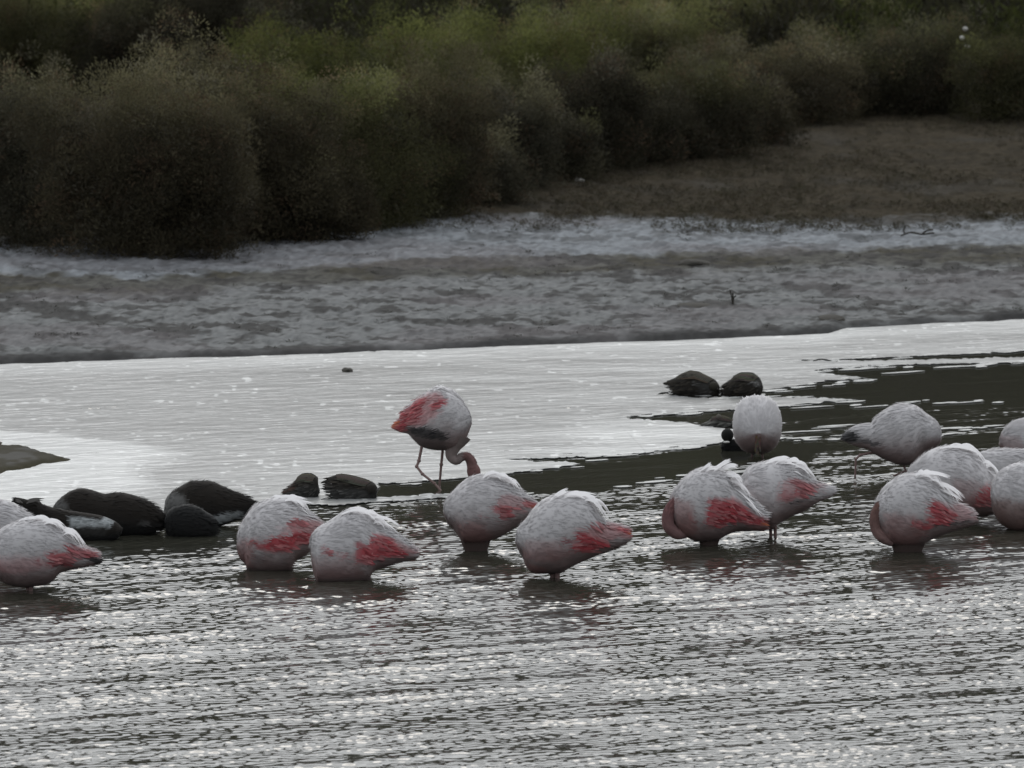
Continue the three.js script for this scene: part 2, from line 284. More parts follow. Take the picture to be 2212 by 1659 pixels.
function scatter(name, geometry, material, list, parent) {
  const m = shade(new THREE.InstancedMesh(geometry, material, list.length)); m.name = parent ? name : numbered(name); m.userData.kind = 'stuff';
  list.forEach((q, k) => { dummy.position.set(q.x, q.y, q.z); dummy.rotation.set(q.tilt ?? 0, q.turn, q.roll ?? 0); dummy.scale.set(q.s, q.s * (q.tall ?? 1), q.s); dummy.updateMatrix(); m.setMatrixAt(k, dummy.matrix); m.setColorAt(k, col.setRGB(...q.c)); });
  (parent || scene).add(m); return m;
}
function shrub(spec, k) {
  const [X, Y, w, hTop, tone, label, gain = 1, deep = 1] = spec, r = rng(500 + k * 13), p = onGround(X, Y), mpp = -p.z / FOCAL * K, hw = w / 2 * mpp * 1.42, H = (Y - hTop) * mpp, t = thing('shrub', label, 'shrub', p);
  const list = [], lobes = [], zc = -hw * 0.6 * deep;
  for (let i = 0; i < 22; i++) { const a = r() * 6.283, q = Math.sqrt(r()) * 0.85; lobes.push([Math.cos(a) * q * hw, H * (0.30 + 0.42 * r()), zc + Math.sin(a) * q * hw * 0.6 * deep, hw * (0.20 + 0.24 * r()), H * (0.18 + 0.18 * r())]); }
  const n = Math.round(1900 * Math.max(0.5, hw * H));
  for (let i = 0; i < n; i++) {
    const L = lobes[Math.floor(r() * lobes.length)], a = r() * 6.283, cz = r() * 2 - 1, q = Math.sqrt(1 - cz * cz), rad = 0.62 + 0.42 * Math.sqrt(r());
    let x = L[0] + Math.cos(a) * q * L[3] * rad, y = L[1] + cz * L[4] * rad, z = L[2] + Math.sin(a) * q * L[3] * 0.8 * deep * rad;
    if (r() < 0.3) { y = r() * H * 0.4; }
    y *= 0.70 + 0.56 * fbm((p.x + x) * 2.4, (p.z + z) * 2.4, 203, 3); y = clamp(y, 0.04, H * 1.12); if (r() < 0.05) y = Math.min(H * 1.16, y * 1.12 + 0.05);
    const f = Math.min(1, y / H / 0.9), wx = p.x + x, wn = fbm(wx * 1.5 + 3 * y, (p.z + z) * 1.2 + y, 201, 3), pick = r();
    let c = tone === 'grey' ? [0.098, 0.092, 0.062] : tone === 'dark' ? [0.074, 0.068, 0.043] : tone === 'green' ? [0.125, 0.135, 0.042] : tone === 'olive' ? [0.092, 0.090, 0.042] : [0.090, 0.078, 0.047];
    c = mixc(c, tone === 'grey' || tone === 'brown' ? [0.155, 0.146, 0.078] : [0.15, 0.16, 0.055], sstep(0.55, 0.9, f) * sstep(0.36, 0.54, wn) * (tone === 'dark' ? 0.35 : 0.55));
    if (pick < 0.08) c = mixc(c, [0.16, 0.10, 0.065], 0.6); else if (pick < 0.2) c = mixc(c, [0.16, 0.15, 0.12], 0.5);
    const g = 0.86 * gain * (0.35 + 1.15 * wn) * (0.55 + 0.9 * r()) * (0.85 + 0.5 * sstep(0.6, 0.95, f));  // tops are greener, and also lightened to paint in light from above
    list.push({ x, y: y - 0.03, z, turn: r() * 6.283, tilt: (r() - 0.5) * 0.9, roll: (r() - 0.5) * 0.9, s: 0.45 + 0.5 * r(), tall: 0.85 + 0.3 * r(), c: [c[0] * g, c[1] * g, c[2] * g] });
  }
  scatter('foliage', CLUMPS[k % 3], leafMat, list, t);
  const stems = [];
  for (let i = 0; i < 9; i++) { const L = lobes[i], c = new THREE.CatmullRomCurve3([new THREE.Vector3(L[0] * 0.25, -0.08, zc + (L[2] - zc) * 0.25), new THREE.Vector3(L[0] * 0.6, L[1] * 0.5, zc + (L[2] - zc) * 0.6), new THREE.Vector3(L[0], (L[1] + L[4] * 0.3) * 0.72, L[2])]); stems.push(new THREE.TubeGeometry(c, 6, 0.014, 5)); }
  mesh('branches', mergeGeometries(stems), stemMat, t);
}
const SHRUBS = [                                                        // centre, foot row, width, top row, tone, label
  [60, 535, 300, 95, 'grey', 'broad grey-brown shrub at the far left edge above the salt crust'],
  [290, 556, 330, 92, 'brown', 'big brown shrub reaching lowest down onto the salt crust'],
  [520, 528, 320, 85, 'brown', 'reddish brown shrub right of the lowest one, above the pale crust'],
  [730, 500, 300, 95, 'olive', 'olive-brown shrub with a green top in the middle of the left mass'],
  [910, 472, 250, 120, 'brown', 'brown shrub at the right end of the left mass'],
  [1075, 412, 190, 175, 'grey', 'pale grey feathery shrub between the left mass and the dark middle shrub'],
  [1240, 376, 300, 105, 'dark', 'dark shrub whose foot lies behind the small white scrap'],
  [1440, 348, 300, 130, 'dark', 'dark rounded shrub ending where the bare bank opens to the right'],
  [1650, 272, 270, 70, 'brown', 'brown shrub set back above the pale patch of the bank'],
  [1850, 246, 280, 40, 'dark', 'dark shrub on top of the brown bank, right of the middle'],
  [2030, 250, 240, 30, 'dark', 'very dark shrub near the right edge dotted with pale flecks'],
  [2190, 268, 220, 50, 'olive', 'green-tinged shrub at the right edge of the bank'],
  [100, 200, 420, -60, 'olive', 'olive shrub behind the grey-brown one at the top left corner', 1.3],
  [420, 215, 380, -90, 'dark', 'dark shrub at the top edge behind the big brown shrub'],
  [800, 330, 420, 22, 'green', 'bright green shrub at the top edge, left of the middle', 1.05],
  [1080, 290, 400, 5, 'green', 'green shrub at the top edge behind the pale grey one', 1.05],
  [1350, 240, 420, -20, 'olive', 'olive shrub at the top edge behind the two dark ones', 1.35],
  [1650, 180, 420, -60, 'olive', 'olive-brown shrub at the top edge, right of the middle', 1.3],
  [1990, 150, 480, -100, 'dark', 'dark shrub filling the top right corner', 1.35],
  [400, 545, 260, 330, 'brown', 'low brown bush in front of the gap right of the lowest shrub', 0.9],
  [630, 518, 240, 300, 'brown', 'low brown bush filling the foot of the left mass near its middle', 0.9],
  [820, 490, 230, 290, 'olive', 'low olive bush at the foot of the left mass, before its right end', 0.9],
  [990, 446, 200, 270, 'grey', 'low grey-brown bush where the brown flat meets the left mass', 0.9],
  [1150, 396, 200, 240, 'dark', 'low dark bush left of the small white scrap', 1.0],
  [1345, 364, 220, 200, 'dark', 'low dark bush right of the small white scrap', 1.0],
  [1555, 318, 220, 170, 'brown', 'low brown bush at the corner where the bare bank begins', 1.0],
  [1750, 260, 220, 110, 'brown', 'low brown bush above the bare bank, between two taller ones', 1.0],
  [1945, 250, 200, 110, 'dark', 'low dark bush left of the very dark shrub near the right edge', 1.0],
];
SHRUBS.forEach(shrub);
{                                                                       // the scrub of the hill beyond, one mass
  const r = rng(77), list = [];
  for (let k = 0; k < 9000; k++) { const D = 97 + 45 * r() * r(), x = (r() - 0.5) * 34, n = fbm(x * 0.6, D * 0.4, 211, 3), g = 0.6 + 0.9 * n; list.push({ x, y: groundHeight(x, D) + 0.05 + 0.9 * r() * n, z: -D, turn: r() * 6.28, s: 2.2 + 1.6 * r(), c: mixc([0.030 * g, 0.028 * g, 0.018 * g], [0.045 * g, 0.052 * g, 0.016 * g], sstep(0.5, 0.7, n)) }); }
  for (let k = 0; k < 2600; k++) { const left = k % 2, x = left ? -4.6 - 10 * r() : 5.2 + 10 * r(), D = (left ? 82 : 97) + 14 * r(), n = fbm(x * 0.6, D * 0.4, 211, 3), g = 0.9 + 0.9 * n; list.push({ x, y: groundHeight(x, D) + 1.1 * r() * (0.5 + n), z: -D, turn: r() * 6.28, s: 1.4 + 1.2 * r(), c: [0.050 * g, 0.046 * g, 0.028 * g] }); }
  tag(scatter('hillside_scrub', CLUMPS[0], leafMat, list), 'dark scrub covering the hillside beyond the shrubs', 'scrub');
  const tuft = clump(8, 22, 0.05, 0.04, 0.09, 0.004), grass = [], rr = rng(78);
  for (let k = 0; k < 26000 && grass.length < 9000; k++) {
    const X = -60 + 2330 * rr(), Y = 240 + 320 * rr(); if (Y > paleTop(X) - 4 + 10 * rr()) continue;
    const p = onGround(X, Y), n = fbm(p.x * 1.1, p.z * 0.7, 221, 3); if (n < 0.30 + 0.2 * rr()) continue;
    const g = 0.6 + 0.8 * rr(); grass.push({ x: p.x, y: p.y + 0.01, z: p.z, turn: rr() * 6.28, s: 0.3 + 0.4 * rr(), tall: 0.7, c: mixc([0.060 * g, 0.049 * g, 0.034 * g], [0.052 * g, 0.049 * g, 0.030 * g], rr()) });
  }
  tag(scatter('dry_grass', tuft, leafMat, grass), 'low dry brown grass on the flat below the shrubs', 'grass');
  const weed = []; 
  for (let k = 0; k < 6000 && weed.length < 420; k++) {
    const X = -40 + 2300 * rr(), Y = 500 + 260 * rr(), pb = paleBottom(X); const p = onGround(X, Y); if (-p.z < shoreAt(p.x) + 0.3) continue;
    const n = fbm(p.x * 3.6, -p.z * 2.6, 35, 3), w = Y > pb && Y < pb + 36 ? 0.53 : 0.60; if (n < w) continue;
    const g = 0.7 + 0.6 * rr(); weed.push({ x: p.x, y: p.y - 0.01, z: p.z, turn: rr() * 6.28, s: 0.35 + 0.4 * rr(), tall: 0.45, c: [0.05 * g, 0.05 * g, 0.04 * g] });
  }
  tag(scatter('mud_weed', tuft, leafMat, weed), 'sparse dark weeds scattered over the mud shore', 'weeds');
}
// ---------------------------------------------------------------- birds
// Outlines are surveyed in pixels of the 4096-wide photograph, turned to metres at each bird's own distance and given full depth.
const plumeMat = new THREE.MeshStandardMaterial({ vertexColors: true, roughness: 0.9 });
const featherMat = new THREE.MeshPhysicalMaterial({ vertexColors: true, roughness: 0.9, transmission: 0.22, thickness: 0 });
const plumeLightMat = new THREE.MeshPhysicalMaterial({ vertexColors: true, roughness: 0.9, transmission: 0.25, thickness: 0 });
const legMat = new THREE.MeshStandardMaterial({ color: new THREE.Color().setRGB(0.20, 0.13, 0.12), roughness: 0.6 });
const billMat = new THREE.MeshStandardMaterial({ color: new THREE.Color().setRGB(0.05, 0.045, 0.04), roughness: 0.5 });
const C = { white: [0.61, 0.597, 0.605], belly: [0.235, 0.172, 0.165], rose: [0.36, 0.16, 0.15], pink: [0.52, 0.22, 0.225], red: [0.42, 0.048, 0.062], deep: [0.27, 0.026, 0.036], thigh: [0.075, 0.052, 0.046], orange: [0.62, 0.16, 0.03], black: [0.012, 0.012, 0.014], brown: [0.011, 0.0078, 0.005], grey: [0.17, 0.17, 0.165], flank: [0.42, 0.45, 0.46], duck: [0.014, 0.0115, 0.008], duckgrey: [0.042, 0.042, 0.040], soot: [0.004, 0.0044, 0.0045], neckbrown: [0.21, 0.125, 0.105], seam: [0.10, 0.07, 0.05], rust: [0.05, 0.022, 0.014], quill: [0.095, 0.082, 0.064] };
const S4 = 2212 / 4096;
class Surface {
  constructor(s) {
    this.base = ground(s.at[0] * S4, s.at[1] * S4); this.cx = s.at[0]; this.wy = s.at[1];
    this.m = this.base.clone().sub(camera.position).length() / FOCAL / 4;
    this.top = smoothCurve(s.top); this.bot = smoothCurve(s.bottom); this.x0 = s.top[0][0]; this.x1 = s.top[s.top.length - 1][0];
    this.wf = s.wide ?? 0.74; this.dir = s.tail === 'L' ? -1 : 1; let H = 0;
    for (let k = 0; k <= 60; k++) { const x = lerp(this.x0, this.x1, k / 60); H = Math.max(H, (this.bot(x) - this.top(x)) / 2); } this.H = H; this.seed = s.seed;
  }
  px(u, a) {                                                            // u 0..1 along the bird from left to right, a round it: 0 on top, PI/2 towards the camera
    const x = lerp(this.x0, this.x1, 0.5 - 0.5 * Math.cos(Math.PI * clamp(u, 0.004, 0.996))), t = this.top(x), b = this.bot(x), hh = Math.max(1.2, (b - t) / 2), mid = (t + b) / 2;
    const w = this.wf * this.H * Math.pow(Math.min(1, hh / this.H), 0.82), c = Math.cos(a), s = Math.sin(a), e = 0.88;
    return [x, mid - hh * Math.sign(c) * Math.pow(Math.abs(c), e), w * Math.sign(s) * Math.pow(Math.abs(s), e)];
  }
  at(u, a, out) { const [x, y, z] = this.px(u, a); return out.set((x - this.cx) * this.m, (this.wy - y) * this.m, z * this.m); }
}
function plumage(s) {                                                   // colour of the plumage, with flamingo undersides shaded in, at a photograph pixel of the bird's side
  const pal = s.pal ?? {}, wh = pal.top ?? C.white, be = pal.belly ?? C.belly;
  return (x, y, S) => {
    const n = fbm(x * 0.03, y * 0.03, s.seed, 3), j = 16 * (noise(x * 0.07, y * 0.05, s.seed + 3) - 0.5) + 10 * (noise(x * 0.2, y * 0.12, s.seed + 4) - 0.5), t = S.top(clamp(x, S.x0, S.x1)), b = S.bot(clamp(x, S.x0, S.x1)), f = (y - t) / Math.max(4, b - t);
    let c = mixc(wh, be, sstep(0.34, 0.90, f + 0.22 * (n - 0.5)));  // belly is pinkish, and darkened further to paint the shade of the underside
    for (const P of s.patches ?? []) {
      const [key, poly, k = 1] = P; P.j ??= clamp((Math.max(...poly.map((v) => v[1])) - Math.min(...poly.map((v) => v[1]))) / 75, 0.12, 1);
      let q = 0; for (const [dx, dy] of [[0, 0], [9, 3], [-9, -3], [5, -7], [-5, 7]]) if (inside(poly, x + P.j * j + dx * P.j, y + 0.5 * P.j * j + dy * P.j)) q += 0.2;
      if (q) c = mixc(c, C[key], q * k * (0.8 + 0.2 * noise(x * 0.15, y * 0.15, s.seed + 9)));
    }
    return c;
  };
}
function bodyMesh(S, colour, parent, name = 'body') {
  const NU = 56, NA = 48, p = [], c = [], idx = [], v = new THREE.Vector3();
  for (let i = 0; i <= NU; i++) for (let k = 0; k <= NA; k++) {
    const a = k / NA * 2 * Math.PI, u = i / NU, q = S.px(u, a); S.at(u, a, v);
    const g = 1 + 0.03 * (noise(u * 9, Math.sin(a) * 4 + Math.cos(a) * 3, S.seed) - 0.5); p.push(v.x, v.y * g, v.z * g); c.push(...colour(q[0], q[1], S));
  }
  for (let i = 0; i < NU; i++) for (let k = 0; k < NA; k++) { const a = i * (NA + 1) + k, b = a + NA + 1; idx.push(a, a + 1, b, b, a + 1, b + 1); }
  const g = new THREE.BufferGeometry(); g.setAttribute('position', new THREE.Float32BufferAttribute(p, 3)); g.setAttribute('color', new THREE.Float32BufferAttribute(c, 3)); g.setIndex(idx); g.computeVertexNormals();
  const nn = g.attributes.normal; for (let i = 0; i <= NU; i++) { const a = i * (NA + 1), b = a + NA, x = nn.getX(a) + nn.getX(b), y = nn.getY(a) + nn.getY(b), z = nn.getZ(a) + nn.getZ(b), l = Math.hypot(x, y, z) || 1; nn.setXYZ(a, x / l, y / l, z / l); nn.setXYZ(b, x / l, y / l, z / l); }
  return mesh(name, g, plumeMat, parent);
}
class Vanes {                                                           // collects feather blades
  constructor() { this.p = []; this.n = []; this.c = []; }
  add(pts, side, widths, nrm, col, tip) {                               // a blade along pts, bent across, pointed at its end
    const L = [], R = [], m = pts.length;
    for (let k = 0; k < m; k++) { L.push(pts[k].clone().addScaledVector(side, widths[k])); R.push(pts[k].clone().addScaledVector(side, -widths[k])); }
    const put = (v, k) => { this.p.push(v.x, v.y, v.z); this.n.push(nrm.x, nrm.y, nrm.z); const q = tip ? mixc(col, tip, k / (m - 1)) : col; this.c.push(...q); };
    for (let k = 0; k < m - 1; k++) { const face = L[k + 1].clone().sub(L[k]).cross(R[k].clone().sub(L[k])), f = face.dot(nrm) < 0; if (f) { put(L[k], k); put(R[k], k); put(L[k + 1], k + 1); put(L[k + 1], k + 1); put(R[k], k); put(R[k + 1], k + 1); } else { put(L[k], k); put(L[k + 1], k + 1); put(R[k], k); put(L[k + 1], k + 1); put(R[k + 1], k + 1); put(R[k], k); } }
  }
  build(name, parent, mat = featherMat) { if (!this.p.length) return; const g = new THREE.BufferGeometry(); g.setAttribute('position', new THREE.Float32BufferAttribute(this.p, 3)); g.setAttribute('normal', new THREE.Float32BufferAttribute(this.n, 3)); g.setAttribute('color', new THREE.Float32BufferAttribute(this.c, 3)); return mesh(name, g, mat, parent); }
}
function feathers(S, colour, parent, opt) {
  const r = rng(S.seed * 7 + 1), V = new Vanes(), p = new THREE.Vector3(), q = new THREE.Vector3(), e = new THREE.Vector3(), d = new THREE.Vector3(), n = new THREE.Vector3(), side = new THREE.Vector3(), N = opt.n ?? 3600, scale = opt.scale ?? 1;
  for (let k = 0; k < N; k++) {
    const uu = 0.04 + 0.84 * r(), u = S.dir > 0 ? uu : 1 - uu, a = r() * 2 * Math.PI, [x, y] = S.px(u, a); if (y > S.wy + 8) continue;
    S.at(u, a, p); S.at(u + 0.01 * S.dir, a, q); S.at(u, a + 0.03, e);
    d.copy(q).sub(p).normalize(); n.copy(e).sub(p).cross(d).multiplyScalar(S.dir).normalize(); if (n.dot(new THREE.Vector3(0, p.y - 0.16, p.z)) < 0) n.negate();
    d.y -= 0.28 * Math.abs(Math.sin(a)); d.addScaledVector(n, -d.dot(n)).normalize(); d.x += (r() - 0.5) * 0.22; d.y += (r() - 0.5) * 0.22; { const tl = clamp(((S.dir > 0 ? u : 1 - u) - 0.62) / 0.2); d.lerp(new THREE.Vector3(S.dir, -0.12, 0), 0.8 * tl).normalize(); }
    const rear = clamp(S.dir > 0 ? u : 1 - u); let L = scale * (0.020 + 0.028 * rear) * (0.7 + 0.6 * r()), W = scale * (0.0026 + 0.0022 * rear) * (0.8 + 0.5 * r()), lift = (opt.lift ?? 0.085) * (0.3 + 1.1 * r()) + (Math.abs(a > Math.PI ? a - 2 * Math.PI : a) < 0.9 ? 0.22 * r() * r() : 0);
    side.copy(d).cross(n).normalize();
    const c0 = colour(x, y, S), hot = c0[0] > 2.2 * c0[1] && c0[0] > 0.15, g = 1 + (hot ? 0.32 : opt.vary ?? 0.06) * (r() * 2 - 0.85), c = (hot && r() < 0.32 ? mixc(c0, C.pink, 0.75) : c0).map((v) => v * g); if (hot && rear < 0.74) { L *= 1.5; W *= 1.5; lift += 0.05; }
    V.add([p.clone().addScaledVector(n, -0.002), p.clone().addScaledVector(d, L * 0.45).addScaledVector(n, L * lift * 0.5), p.clone().addScaledVector(d, L * 0.8).addScaledVector(n, L * lift), p.clone().addScaledVector(d, L * 1.05).addScaledVector(n, L * lift * 1.2)], side, [W * 0.5, W, W * 0.75, W * 0.12], n, c, opt.edge ? c.map((v) => v * opt.edge + (opt.edge > 1.1 ? 0.010 : 0.002)) : undefined);
  }
  V.build(opt.name ?? 'feathers', parent);
}
function plumes(S, list, parent, colour) {                              // long loose back feathers: root, bend and tip in photograph pixels
  const r = rng(S.seed * 5 + 2), V = new Vanes();
  for (const [x0, y0, x1, y1, x2, y2, n = 5, w = 1] of list) for (let k = 0; k < Math.ceil(n * 0.7); k++) {
    const z = (r() - 0.5) * 0.13, j = () => (r() - 0.5) * 10, P = (x, y, zz) => new THREE.Vector3((x - S.cx) * S.m, (S.wy - y) * S.m, zz);
    const c = new THREE.QuadraticBezierCurve3(P(x0 + j(), y0 + 6 + j(), z * 0.8 + 0.02), P(x1 + j(), y1 + j(), z + 0.02), P(x2 + 2 * j(), y2 + 1.2 * j(), z * 1.2 + 0.02)), pts = c.getPoints(7), side = new THREE.Vector3(0.1 * (r() - 0.5), -0.62, 0.78).normalize();
    const wd = pts.map((_, i) => 0.0075 * w * Math.sin(Math.PI * Math.min(1, 0.12 + i / 7.6)) + 0.0006);
    V.add(pts, side, wd, new THREE.Vector3(0, 0.95, 0.32).normalize(), colour ?? [0.84, 0.83, 0.84]);
  }
  const m = V.build('plumes', parent, colour ? featherMat : plumeLightMat); if (m) m.userData.kind = 'stuff';
}
function leg(parent, pts, S, r0 = 0.0075, r1 = 0.0055, name = 'leg') {  // points in photograph pixels + depth in metres
  const P = pts.map(([x, y, z = 0]) => new THREE.Vector3((x - S.cx) * S.m, (S.wy - y) * S.m, z)), parts = [];
  for (let k = 0; k < P.length - 1; k++) {
    const d = P[k + 1].clone().sub(P[k]), len = d.length(), f0 = k / (P.length - 1), g = new THREE.CylinderGeometry(lerp(r0, r1, f0 + 1 / (P.length - 1)), lerp(r0, r1, f0), len, 10);
    g.translate(0, len / 2, 0).applyQuaternion(new THREE.Quaternion().setFromUnitVectors(new THREE.Vector3(0, 1, 0), d.clone().normalize())).translate(P[k].x, P[k].y, P[k].z); parts.push(g);
    const j = new THREE.SphereGeometry(lerp(r0, r1, f0) * (k ? 1.45 : 1), 10, 8).translate(P[k].x, P[k].y, P[k].z); parts.push(j);
  }
  return mesh(name, mergeGeometries(parts), legMat, parent);
}
function neckTube(parent, pts, S, radii, colour, name = 'neck') {       // a neck through points in photograph pixels (+ depth), its radius in pixels along it
  const c = new THREE.CatmullRomCurve3(pts.map(([x, y, z = 0]) => new THREE.Vector3((x - S.cx) * S.m, (S.wy - y) * S.m, z))), N = 40, M = 20, fr = c.computeFrenetFrames(N), p = [], cc = [], idx = [], rad = smoothCurve(radii.map((q, i) => [i / (radii.length - 1), q]));
  for (let i = 0; i <= N; i++) { const o = c.getPointAt(i / N), rr = rad(i / N) * S.m; for (let k = 0; k <= M; k++) { const a = k / M * 6.28319, v = o.clone().addScaledVector(fr.normals[i], Math.cos(a) * rr).addScaledVector(fr.binormals[i], Math.sin(a) * rr); p.push(v.x, v.y, v.z); const g = 0.88 + 0.24 * noise(i * 0.6, k * 0.7, S.seed); cc.push(...colour(i / N).map((x) => x * g)); } }
  for (let i = 0; i < N; i++) for (let k = 0; k < M; k++) { const a = i * (M + 1) + k, b = a + M + 1; idx.push(a, b, a + 1, b, b + 1, a + 1); }
  const g = new THREE.BufferGeometry(); g.setAttribute('position', new THREE.Float32BufferAttribute(p, 3)); g.setAttribute('color', new THREE.Float32BufferAttribute(cc, 3)); g.setIndex(idx); g.computeVertexNormals();
  // a coat of small down along it
  const V = new Vanes(), r = rng(S.seed + 77), T = new THREE.Vector3();
  for (let k = 0; k < 900; k++) { const f = 0.02 + 0.95 * r(), i = Math.floor(f * N), a = r() * 6.283, o = c.getPointAt(f), rr = rad(f) * S.m, n = fr.normals[i].clone().multiplyScalar(Math.cos(a)).addScaledVector(fr.binormals[i], Math.sin(a)), d = T.copy(fr.tangents[i]).negate().clone(), L = 0.014 + 0.012 * r(), q = o.clone().addScaledVector(n, rr * 0.98), g = 0.85 + 0.3 * r(); V.add([q, q.clone().addScaledVector(d, L * 0.5).addScaledVector(n, L * 0.05), q.clone().addScaledVector(d, L).addScaledVector(n, L * 0.12)], d.clone().cross(n), [0.0018, 0.002, 0.0005], n, colour(f).map((x) => x * g)); }
  const m = mesh(name, g, plumeMat, parent); V.build('down', m); return m;
}
function wing(S, parent, tone) {                                          // folded wings: long quills laid back along both flanks
  const r = rng(S.seed + 300);
  for (const sd of [1, -1]) {
    const V = new Vanes(), p = new THREE.Vector3(), q = new THREE.Vector3(), n = new THREE.Vector3();
    for (let k = 0; k < 15; k++) {
      const row = k / 14, a = sd * (0.4 + (S.seed < 40 ? 0.55 : 0.75) * row), pts = [];
      for (let i = 0; i <= 5; i++) { const u0 = 0.24 + 0.10 * row + i / 5 * (0.56 - 0.12 * row), u = S.dir > 0 ? u0 : 1 - u0; S.at(u, a - sd * 0.25 * i / 5, p); n.set(0, Math.cos(a), Math.sin(a)); pts.push(p.clone().addScaledVector(n, 0.004 + 0.007 * Math.sin(i / 5 * 3.1))); }
      const d = q.copy(pts[5]).sub(pts[0]).normalize(), side = d.clone().cross(n).normalize(), g = k % 2 ? 1 : 0.35;
      V.add(pts, side, [0.002, 0.0055, 0.0065, 0.006, 0.0045, 0.0008], n.clone().normalize(), tone.map((c) => c * g * (0.8 + 0.4 * r())));
    }
    const m = V.build('wing', parent, plumeMat); m.userData.kind = 'stuff';
  }
}
function bird(name, s) {
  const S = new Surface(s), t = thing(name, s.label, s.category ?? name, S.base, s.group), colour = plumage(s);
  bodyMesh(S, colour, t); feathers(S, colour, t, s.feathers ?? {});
  if (s.plumes && s.group === RESTING && !s.turn) {                       // wind-blown tufts along the back, alike on every resting bird but never in the same place
    const r = rng(s.seed * 31 + 5), w = S.x1 - S.x0, auto = [], n = 10 + Math.floor(r() * 5);
    for (let k = 0; k < n; k++) { const f = (s.tail === 'L' ? 0.62 - 0.34 * r() : 0.38 + 0.34 * r()), x = S.x0 + f * w, d = S.dir * (0.12 + 0.10 * r()) * w, y = S.top(x), rise = 12 + 30 * r() * r(); auto.push([x, y + 8, x + d * 0.5, Math.min(y, S.top(x + d * 0.5)) - rise, x + d, S.top(x + d) + 6 - 0.8 * rise * r(), 4, 0.9 + 0.6 * r()]); }
    plumes(S, s.plumes.concat(auto), t, s.plumeColor);
  } else if (s.plumes) plumes(S, s.plumes, t, s.plumeColor);
  for (const l of s.legs ?? []) leg(t, l, S, s.legR ?? 0.0075, (s.legR ?? 0.0075) * 0.75);
  if (s.thigh) { const [x0, y0, x1, y1, key = 'belly'] = s.thigh, w = (x1 - x0) / 2 * S.m, h = (y1 - y0) * S.m, g = new THREE.CylinderGeometry(w * 1.5, w * 0.8, h, 28, 8, false), p = g.attributes.position; for (let k = 0; k < p.count; k++) { const a = 1 + 0.05 * (noise(p.getX(k) * 90, p.getY(k) * 60 + p.getZ(k) * 80, s.seed) - 0.5); p.setX(k, p.getX(k) * a); p.setZ(k, p.getZ(k) * 0.75 * a); } g.computeVertexNormals(); const base = C[key]; g.setAttribute('color', new THREE.Float32BufferAttribute(Array.from({ length: p.count }, () => base).flat(), 3)); g.translate(((x0 + x1) / 2 - S.cx) * S.m, (S.wy - (y0 + y1) / 2) * S.m, 0); mesh('thigh_feathers', g, plumeMat, t); }
  if (s.neck) neckTube(t, s.neck.pts, S, s.neck.r, s.neck.colour, 'neck');
  if (s.turn) { t.rotation.y = s.turn; }
  if (s.wing) wing(S, t, s.wing === 1 ? C.quill : s.wing);
  if (s.extra) s.extra(t, S);
  return t;
}
const RESTING = 'flamingos resting in the shallow water with heads tucked away';
const pinkNeck = (f) => mixc([0.20, 0.085, 0.085], [0.30, 0.19, 0.185], f), brownNeck = (f) => mixc([0.17, 0.085, 0.068], [0.28, 0.18, 0.17], f);
